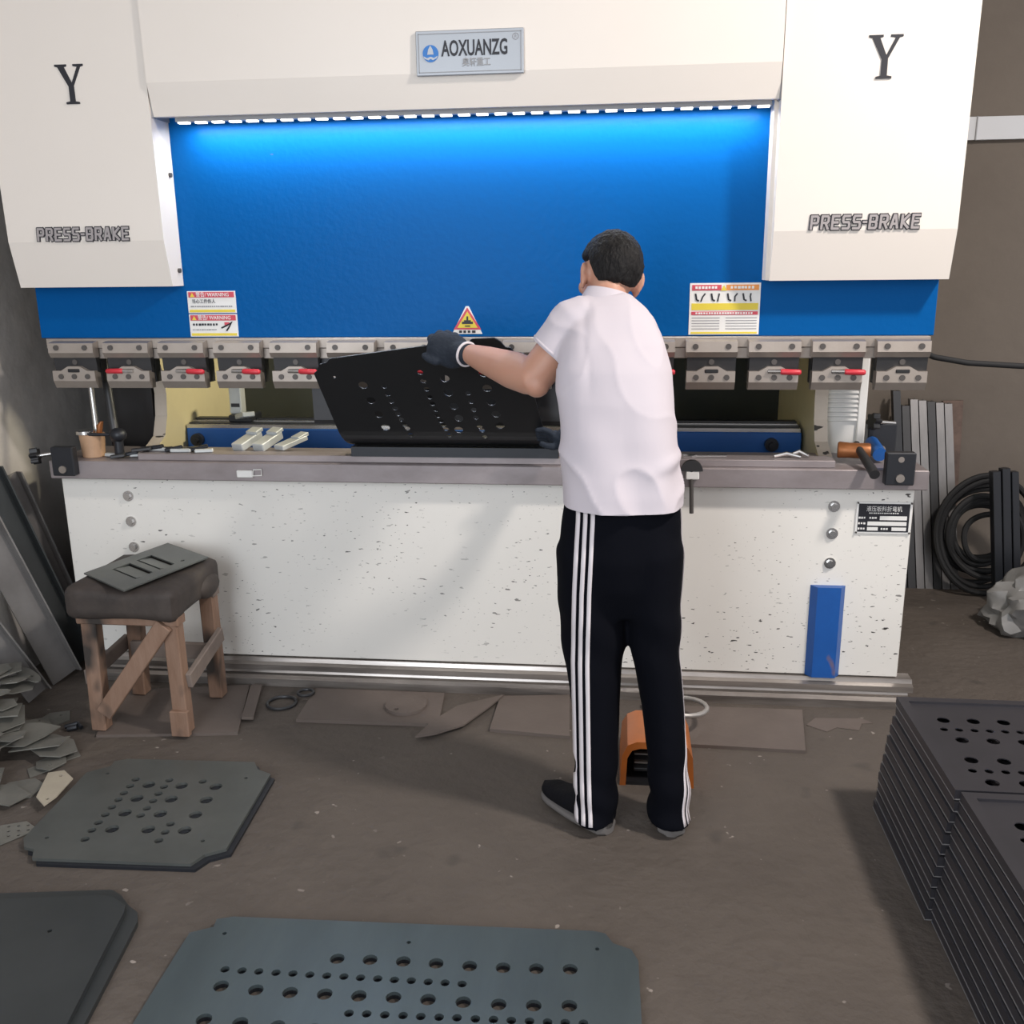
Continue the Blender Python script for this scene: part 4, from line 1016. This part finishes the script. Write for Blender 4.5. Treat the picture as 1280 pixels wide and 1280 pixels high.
b = MB().cyl((0.665, -0.415, 0.06), (0.668, -0.385, 0.055), 0.015, 12); b.build('conduit_gland', 'bolt', FP, True)

# ------------------------------------------------------------------ the plate in the worker's hands
HP = 400; HL = 0.56; PROF = [(0.0, 0.935)]
for i in range(HP):
    t = min(1, (i + 0.5) * HL / HP / 0.16); t = t * t * (3 - 2 * t); a = R(12 + 42 * t)
    PROF.append((PROF[-1][0] - math.cos(a) * HL / HP, PROF[-1][1] + math.sin(a) * HL / HP))
def held(x, s, d):
    if s < 0:
        # short leg behind the bend, rising to the rear
        y, z = -s * math.cos(R(24)), 0.935 - s * math.sin(R(24)); ny, nz = -math.sin(R(24)), math.cos(R(24))
        return (x, y, z - d)
    f = min(HP - 1e-6, s / HL * HP); i = int(f); k = f - i
    y = PROF[i][0] * (1 - k) + PROF[i + 1][0] * k; z = PROF[i][1] * (1 - k) + PROF[i + 1][1] * k
    dy, dz = PROF[i + 1][0] - PROF[i][0], PROF[i + 1][1] - PROF[i][1]; L = math.hypot(dy, dz)
    return (x, y + d * (-dz / L), z + d * dy / L)
out = [(-0.405, -0.06), (-0.411, 0.0), (-0.428, 0.129), (-0.452, 0.405), (-0.438, 0.418), (-0.425, 0.446), (-0.400, 0.452), (-0.385, 0.470), (-0.057, 0.524), (0.070, 0.534), (0.085, 0.550), (0.155, 0.553), (0.172, 0.538), (0.185, 0.516), (0.200, 0.514), (0.212, 0.496), (0.243, 0.490), (0.264, 0.309), (0.283, 0.176), (0.306, 0.090), (0.312, 0.0), (0.312, -0.06)]
hh = [circle(x, s, 0.0155, 16) for x, s in HELD_LARGE] + [circle(x, s, 0.0098, 12) for x, s in HELD_SMALL[:-1]] + [circle(*HELD_SMALL[-1], 0.0055, 8)]
hh += [circle(x, s, 0.0155, 14) for x, s in ((-0.022, 0.385), (0.106, 0.408), (-0.004, 0.148), (0.140, 0.170), (-0.258, 0.158))]
hh += [circle(x, s, 0.0098, 12) for x, s in ((-0.176, 0.120), (-0.041, 0.118), (0.082, 0.112), (0.058, 0.245), (0.053, 0.282), (0.048, 0.320))]
tag(link('bent_plate', sheet_mesh('bent_plate', out, hh, 0.004, held, step=0.022), 'plate_held'), 'dark perforated steel plate being bent, tilted up by the worker', 'steel plate')

# ------------------------------------------------------------------ the worker
PE = thing('person', 'worker in white polo shirt and black striped track trousers bending a plate', 'person', (0.56, -0.82, 0))

HC_ = Vector((0.506, -0.540, 1.522))
HM_ = Matrix.Rotation(R(11), 3, 'Y') @ Matrix.Rotation(R(20), 3, 'Z') @ Matrix.Rotation(R(-16), 3, 'X')     # face towards the plate: left and down
def hp_(x, y, z): return HC_ + HM_ @ Vector((x, y, z))

L_SH, L_EL, L_WR = Vector((0.425, -0.660, 1.398)), Vector((0.302, -0.662, 1.248)), Vector((0.098, -0.452, 1.292))
R_SH, R_EL, R_WR = Vector((0.606, -0.600, 1.335)), Vector((0.565, -0.400, 1.125)), Vector((0.395, -0.190, 1.000))
def limb(mb, pts, rad, n=18, sub=5):
    P = []; Q = []
    for i in range(len(pts) - 1):
        for k in range(sub):
            t = k / sub; P.append(Vector(pts[i]).lerp(Vector(pts[i + 1]), t)); Q.append(rad[i] * (1 - t) + rad[i + 1] * t)
    P.append(Vector(pts[-1])); Q.append(rad[-1])
    mb.tube(P, Q, n)
    mb.ball(pts[0], rad[0], seg=16); mb.ball(pts[-1], rad[-1], seg=16)

TORSO = [(0.552, -0.790, 0.895, 0.166, 0.138), (0.550, -0.790, 0.96, 0.162, 0.130), (0.545, -0.785, 1.02, 0.155, 0.118), (0.537, -0.772, 1.11, 0.151, 0.118),
         (0.530, -0.750, 1.20, 0.152, 0.120), (0.522, -0.720, 1.28, 0.154, 0.119), (0.515, -0.690, 1.345, 0.143, 0.110), (0.507, -0.660, 1.40, 0.122, 0.096), (0.503, -0.636, 1.440, 0.092, 0.078), (0.503, -0.618, 1.468, 0.060, 0.058)]
LEG_L = [(0.492, -0.796, 0.90, 0.070, 0.095), (0.470, -0.800, 0.80, 0.098, 0.118), (0.474, -0.800, 0.68, 0.098, 0.110), (0.476, -0.803, 0.58, 0.093, 0.102), (0.480, -0.815, 0.48, 0.084, 0.092), (0.487, -0.838, 0.35, 0.069, 0.080), (0.490, -0.862, 0.20, 0.062, 0.074), (0.492, -0.880, 0.10, 0.059, 0.072), (0.494, -0.888, 0.030, 0.064, 0.080)]
LEG_R = [(0.615, -0.796, 0.90, 0.070, 0.095), (0.632, -0.800, 0.80, 0.088, 0.118), (0.636, -0.800, 0.68, 0.080, 0.110), (0.645, -0.803, 0.58, 0.072, 0.100), (0.655, -0.812, 0.48, 0.065, 0.090), (0.676, -0.832, 0.35, 0.057, 0.080), (0.690, -0.855, 0.20, 0.055, 0.074), (0.699, -0.870, 0.10, 0.056, 0.076), (0.702, -0.876, 0.030, 0.059, 0.084)]
PELVIS = [(0.550, -0.786, 1.02, 0.128, 0.098), (0.552, -0.790, 0.96, 0.153, 0.112), (0.550, -0.792, 0.88, 0.162, 0.122), (0.546, -0.798, 0.79, 0.166, 0.130), (0.546, -0.800, 0.71, 0.164, 0.118), (0.552, -0.800, 0.62, 0.12, 0.085)]

# body: one continuous skin, kept inside the clothes
b = MB()
b.loft([(x, y, z, rx * 0.80, ry * 0.78) for x, y, z, rx, ry in TORSO])
b.loft([(x, y, z, rx * 0.84, ry * 0.84) for x, y, z, rx, ry in reversed(PELVIS)])
for lg in (LEG_L, LEG_R): b.loft([(x, y, max(z, 0.06), rx * 0.70, ry * 0.66) for x, y, z, rx, ry in reversed(lg)])
limb(b, [(0.503, -0.632, 1.42), (0.503, -0.600, 1.475), (0.504, -0.572, 1.52)], [0.058, 0.050, 0.050])
limb(b, [L_SH, L_SH.lerp(L_EL, 0.55), L_EL, L_EL.lerp(L_WR, 0.32), L_EL.lerp(L_WR, 0.75), L_WR], [0.056, 0.055, 0.052, 0.054, 0.042, 0.032])
b.ball(L_EL + Vector((0.010, -0.016, -0.016)), 0.037)
limb(b, [R_SH, R_SH.lerp(R_EL, 0.5), R_EL, R_EL.lerp(R_WR, 0.3), R_WR], [0.050, 0.046, 0.042, 0.044, 0.029])
# head with face
b.ball(hp_(0, -0.008, 0.018), 0.076, 0.094, 0.092, HM_, 28)
b.ball(hp_(0, 0.022, -0.035), 0.062, 0.072, 0.080, HM_, 24)
b.ball(hp_(0, 0.055, -0.085), 0.034, 0.030, 0.026, HM_, 16)
b.ball(hp_(0, 0.090, -0.022), 0.014, 0.022, 0.026, HM_, 14)            # nose
b.ball(hp_(0, 0.098, -0.034), 0.017, 0.013, 0.011, HM_, 14)
b.ball(hp_(0, 0.078, 0.018), 0.050, 0.018, 0.013, HM_, 16)             # brow
b.ball(hp_(0, 0.084, -0.062), 0.024, 0.011, 0.007, HM_, 14)            # lips
b.ball(hp_(0, 0.082, -0.072), 0.021, 0.011, 0.007, HM_, 14)
for s in (-1, 1):
    b.ball(hp_(s * 0.044, 0.062, -0.030), 0.024, 0.022, 0.022, HM_, 14)  # cheeks
    em = HM_ @ Matrix.Rotation(R(18 * s), 3, 'Z')
    b.ball(hp_(s * 0.080, -0.014, -0.016), 0.010, 0.022, 0.034, em, 14)  # ears
    b.ball(hp_(s * 0.088, -0.026, -0.006), 0.008, 0.012, 0.025, em, 12)
    b.ball(hp_(s * 0.079, -0.010, -0.044), 0.008, 0.011, 0.011, em, 12)
body = link('body', fuse(b, 'body', 0.0062, 3), 'skin', PE)
for s in (-1, 1):
    e = MB(); e.ball(hp_(s * 0.031, 0.073, 0.000), 0.013, 0.012, 0.009, HM_, 14); eo = e.build('eye', 'white_print', body, True)
    e = MB(); e.ball(hp_(s * 0.031, 0.083, 0.000), 0.0055, 0.003, 0.0055, HM_, 10); e.build('iris', 'ink_black', body, True)

# hair: closed cap that dips under the skin outside the hairline
bm = bmesh.new(); bmesh.ops.create_icosphere(bm, subdivisions=5, radius=1)
def sstep(a, b_, x):
    t = max(0.0, min(1.0, (x - a) / (b_ - a))); return t * t * (3 - 2 * t)
for p in bm.verts:
    d = p.co.normalized()
    base = Vector((d.x * 0.079, d.y * 0.097, d.z * 0.097))
    line = -0.62 if d.y < -0.58 else (-0.62 + (d.y + 0.58) / 0.30 * 0.70 if d.y < -0.28 else (0.08 if d.y < 0.10 else 0.08 + (d.y - 0.10) * 0.62))
    line += 0.05 * noise.noise(d * 6)
    k = sstep(line - 0.07, line + 0.10, d.z)
    tuft = 0.030 * noise.noise(Vector((d.x * 9, d.y * 9, d.z * 4))) + 0.022 * noise.noise(Vector((d.x * 22, d.y * 22, d.z * 8)))
    sc = (0.86 + (0.245 + tuft) * k) * (1 - 0.045 * max(0, -d.z) * k)
    p.co = hp_(base.x * sc, base.y * sc - 0.008, base.z * sc + 0.016)
MB().bm(bm).build('hair', 'hair', PE, True).data.shade_smooth()

# polo shirt: torso and sleeves in one skin
b = MB()
b.loft(TORSO, 40, 2.15)
b.loft([(0.503, -0.640, 1.425, 0.085, 0.072), (0.503, -0.618, 1.470, 0.060, 0.058)])
sl = L_SH.lerp(L_EL, 0.56)
limb(b, [(0.455, -0.650, 1.405), L_SH + Vector((-0.004, 0, 0.006)), sl], [0.060, 0.068, 0.069])
b.ball((0.435, -0.665, 1.365), 0.065, 0.070, 0.078)
limb(b, [(0.585, -0.640, 1.375), R_SH, R_SH.lerp(R_EL, 0.55)], [0.054, 0.054, 0.054])
me = fuse(b, 'shirt', 0.0065, 8)
# cut sleeve ends and hem clean, then fold the cloth a little
bm = bmesh.new(); bm.from_mesh(me)
for co, no in ((sl, (sl - L_SH).normalized()), (R_SH.lerp(R_EL, 0.55), (R_EL - R_SH).normalized())):
    vsel = [v for v in bm.verts if (v.co - co).length < 0.12]
    gsel = set(vsel); es = [e for e in bm.edges if e.verts[0] in gsel and e.verts[1] in gsel]; fs = [f for f in bm.faces if all(v in gsel for v in f.verts)]
    r = bmesh.ops.bisect_plane(bm, geom=vsel + es + fs, plane_co=co, plane_no=no)
    kill = [v for v in bm.verts if (v.co - co).length < 0.13 and (v.co - co).dot(no) > 1e-5 and (v.co - co - no * (v.co - co).dot(no)).length < 0.095]
    bmesh.ops.delete(bm, geom=kill, context='VERTS')
r = bmesh.ops.bisect_plane(bm, geom=list(bm.verts) + list(bm.edges) + list(bm.faces), plane_co=(0, 0, 0.926), plane_no=(0, 0.0, -1), clear_outer=True)
for v in bm.verts:
    q = v.co
    w = 0.0060 * math.sin(30 * (q.x - 0.5) + 16 * q.z + 5 * noise.noise(q * 5)) * sstep(1.25, 0.95, q.z)
    w += 0.0065 * noise.noise(Vector((q.x * 11, q.y * 11, q.z * 5)))
    rid = 1 - abs(noise.noise(Vector((q.x * 9 + q.z * 4, q.y * 6, q.z * 5 - q.x * 3))))
    w += 0.0085 * (rid ** 6) * (0.45 + 0.55 * sstep(1.20, 1.0, q.z))
    w += 0.0100 * math.exp(-((q.z - 1.03 - 0.35 * (q.x - 0.62)) / 0.02) ** 2) * sstep(0.58, 0.68, q.x)
    w -= 0.0035 * math.exp(-((q.x - 0.445 - 0.10 * (1.40 - q.z)) / 0.012) ** 2) * sstep(1.18, 1.36, q.z) * sstep(1.46, 1.40, q.z)
    q += v.normal * w
bm.to_mesh(me); bm.free()
sh = link('polo_shirt', me, 'shirt', PE)
sd = sh.modifiers.new('thick', 'SOLIDIFY'); sd.thickness = 0.004; sd.offset = 0
def torus_on(center, normal, ru, rv, r, name, m, parent, up=(0, 0, 1), n=36, flat=1.0):
    nrm = Vector(normal).normalized(); u = Vector(up) - nrm * Vector(up).dot(nrm); u.normalize(); w = nrm.cross(u)
    return MB().tube([Vector(center) + u * ru * math.cos(a) + w * rv * math.sin(a) for a in [2 * math.pi * k / n for k in range(n)]], r, 10, closed=True).build(name, m, parent, True)
torus_on(sl - (sl - L_SH).normalized() * 0.006, sl - L_SH, 0.0685, 0.0685, 0.0050, 'sleeve_band', 'shirt', sh)
# collar: a folded band standing round the neck, lower in front
b = MB(); n = 40; vs_ = []; fs_ = []
for i in range(n):
    a = 2 * math.pi * i / n; c, s = math.cos(a), math.sin(a)          # s<0 is the back of the neck
    top = 1.478 - 0.012 * s - 0.012 * c; low = 1.444 - 0.010 * s - 0.016 * c
    for (rr, z) in ((0.050, top - 0.010), (0.053, top), (0.058, top + 0.001), (0.078, low), (0.072, low - 0.004)):
        vs_.append((0.505 + rr * c * 1.02, -0.604 - 0.010 * (1.49 - z) / 0.04 + rr * s, z))
for i in range(n):
    for k in range(4):
        a0, a1 = i * 5 + k, ((i + 1) % n) * 5 + k; fs_.append((a0, a1, a1 + 1, a0 + 1))
b.add(vs_, fs_); co_ = b.build('collar', 'shirt', sh, True)
sd = co_.modifiers.new('thick', 'SOLIDIFY'); sd.thickness = 0.003

# trousers
b = MB(); b.loft(list(reversed(PELVIS)), 36); b.loft(list(reversed(LEG_L)), 32); b.loft(list(reversed(LEG_R)), 32)
me = fuse(b, 'trousers', 0.0075, 14)
bm = bmesh.new(); bm.from_mesh(me)
for v in bm.verts:
    q = v.co
    w = 0.006 * noise.noise(Vector((q.x * 10, q.y * 10, q.z * 4.5))) + 0.005 * math.sin(60 * q.z + 25 * q.x + 4 * noise.noise(q * 4)) * sstep(0.30, 0.06, q.z)
    w += 0.004 * math.sin(38 * q.z + 30 * (q.x - 0.56)) * sstep(0.70, 0.60, q.z) * sstep(0.42, 0.55, q.z)
    q += v.normal * w
bm.normal_update(); bm.to_mesh(me)
tree = BVHTree.FromBMesh(bm); bm.free()
tro = link('trousers', me, 'trousers', PE)
def ring_at(rings, z):
    for i in range(len(rings) - 1):
        a, c = rings[i], rings[i + 1]
        if a[2] >= z >= c[2]:
            t = (a[2] - z) / (a[2] - c[2]); return [a[j] * (1 - t) + c[j] * t for j in range(5)]
    return rings[-1] if z < rings[-1][2] else rings[0]
XS = [(0.90, 0.457), (0.70, 0.449), (0.50, 0.446), (0.30, 0.451), (0.15, 0.455), (0.04, 0.461)]
def stripe(side, k):
    pts = []; N = 60; vs_ = []; b = MB()
    for i in range(N + 1):
        z = 0.925 - (0.925 - 0.040) * i / N
        o_ = (k - 1) * 0.0195
        if side < 0:
            xc = XS[0][1] if z > 0.90 else XS[-1][1]
            for a, c in zip(XS, XS[1:]):
                if a[0] >= z >= c[0]: xc = a[1] + (c[1] - a[1]) * (a[0] - z) / (a[0] - c[0])
            row = [Vector((xc + o_ + e, -1.3, z)) for e in (-0.0055, 0.0, 0.0055)]
            hit = [tree.ray_cast(q, Vector((0, 1, 0))) for q in row]
            if any(h[0] is None for h in hit): hit = [tree.find_nearest(Vector((q.x, -0.9, q.z))) for q in row]
        else:
            lw_ = sstep(0.82, 0.66, z)
            A, B_ = ring_at(PELVIS, z) if z > 0.63 else ring_at(LEG_R, z), ring_at(LEG_R, z)
            th = R(-8 + 40 * sstep(0.35, 0.10, z)); x = (A[0] * (1 - lw_) + B_[0] * lw_) + (A[3] * (1 - lw_) + B_[3] * lw_) * math.cos(th); y = (A[1] * (1 - lw_) + B_[1] * lw_) - (A[4] * (1 - lw_) + B_[4] * lw_) * math.sin(th)
            tx, ty = -math.sin(th), -math.cos(th)
            hit = [tree.find_nearest(Vector((x + tx * (o_ + e), y + ty * (o_ + e), z))) for e in (-0.0055, 0.0, 0.0055)]
        pts.append(z); vs_ += [h[0] + h[1] * 0.0022 for h in hit]
    n = len(pts); nn = len(vs_)
    fs_ = []
    for i in range(n - 1):
        for j in range(2):
            a = i * 3 + j; fs_.append((a, a + 1, a + 4, a + 3))
    b.add(vs_, fs_)
    o = b.build('stripe', 'stripe', tro, True)
    s_ = o.modifiers.new('thick', 'SOLIDIFY'); s_.thickness = 0.0015; s_.offset = 0
for side in (-1, 1):
    for k in range(3): stripe(side, k)

# shoes
def shoe(heel, toe, wide):
    heel, toe = Vector((*heel, 0)), Vector((*toe, 0)); d = (toe - heel); L = d.length; d.normalize(); w = Vector((-d.y, d.x, 0))
    def half(t): return wide * (0.72 + 0.30 * math.sin(math.pi * min(1, t * 0.92 + 0.04)) if t < 0.75 else (0.96) * math.sqrt(max(0.02, 1 - ((t - 0.72) / 0.285) ** 2))) * (0.88 if t < 0.05 else 1)
    def build(profile, z0, grow, name, m, par):
        b = MB(); vs_ = []; N = 20; n = 20
        for i in range(N + 1):
            t = i / N; hw = half(t) * grow * (0.55 if i in (0, N) else 1); h = profile(t)
            c = heel + d * (t * L)
            for j in range(n):
                a = math.pi * 2 * j / n; cc, ss = math.cos(a), math.sin(a)
                vs_.append(c + w * (hw * math.copysign(abs(cc) ** 0.6, cc)) + Vector((0, 0, z0 + (h / 2) * (1 + math.copysign(abs(ss) ** 0.7, ss)))))
        fs_ = [(i * n + j, i * n + (j + 1) % n, (i + 1) * n + (j + 1) % n, (i + 1) * n + j) for i in range(N) for j in range(n)]
        fs_ += [tuple(reversed(range(n))), tuple(range(N * n, N * n + n))]
        b.add(vs_, fs_); return b.build(name, m, par, True)
    up = build(lambda t: 0.075 - 0.035 * sstep(0.30, 0.85, t) - 0.012 * sstep(0.85, 1, t), 0.018, 0.95, 'shoe', 'shoe_upper', PE)
    build(lambda t: 0.026 + 0.006 * sstep(0.4, 0.0, t), 0.001, 1.04, 'sole', 'shoe_sole', up)
shoe((0.532, -0.932), (0.335, -0.735), 0.046)
shoe((0.703, -0.932), (0.722, -0.672), 0.046)

# gloves with five fingers each
def finger(b, pts, r0, r1):
    n = len(pts); limb(b, pts, [r0 + (r1 - r0) * i / (n - 1) for i in range(n)], 12, 3)
b = MB()                                           # left hand closed over the upper edge of the plate
b.ball((0.028, -0.396, 1.298), 0.056, 0.034, 0.054); b.ball((-0.002, -0.388, 1.304), 0.052, 0.034, 0.052)
limb(b, [(0.030, -0.395, 1.298), (0.075, -0.432, 1.293)], [0.036, 0.034])
for k, x in enumerate((-0.042, -0.018, 0.006, 0.029)):
    zt = (1.332, 1.343, 1.343, 1.336)[k] + 0.002
    finger(b, [(x * 0.8 + 0.004, -0.390, 1.312), (x, -0.366, zt), (x - 0.002, -0.335, zt + 0.002), (x - 0.004, -0.314, zt - 0.022), (x - 0.004, -0.322, zt - 0.050)], 0.0150, 0.0115)
finger(b, [(0.005, -0.400, 1.278), (-0.022, -0.410, 1.268), (-0.045, -0.404, 1.276), (-0.060, -0.392, 1.284)], 0.0150, 0.0105)
lgv = link('glove', fuse(b, 'glove', 0.0042, 3), 'glove', PE)
torus_on((0.079, -0.436, 1.2925), L_WR - L_EL, 0.0355, 0.0350, 0.0040, 'glove_cuff', 'stripe', lgv)
b = MB()                                           # right hand holding the lower right edge
b.ball((0.352, -0.150, 0.985), 0.036, 0.042, 0.026); b.ball((0.335, -0.130, 0.982), 0.032, 0.040, 0.024)
limb(b, [(0.350, -0.150, 0.985), (0.386, -0.184, 0.998)], [0.032, 0.032])
for k in range(4):
    yy = -0.160 + 0.021 * k; z0 = 1.010 - 0.014 * k
    finger(b, [(0.335, yy, z0 - 0.020), (0.312, yy + 0.004, z0 - 0.002), (0.288, yy + 0.006, z0 + 0.006), (0.268, yy + 0.006, z0 + 0.004)], 0.0115, 0.0095)
finger(b, [(0.348, -0.165, 0.968), (0.325, -0.180, 0.962), (0.300, -0.180, 0.966), (0.284, -0.176, 0.972)], 0.0135, 0.0100)
rgv = link('glove', fuse(b, 'glove', 0.0042, 3), 'glove', PE)
torus_on((0.390, -0.186, 1.0), R_WR - R_EL, 0.0335, 0.0335, 0.004, 'glove_cuff', 'stripe', rgv)
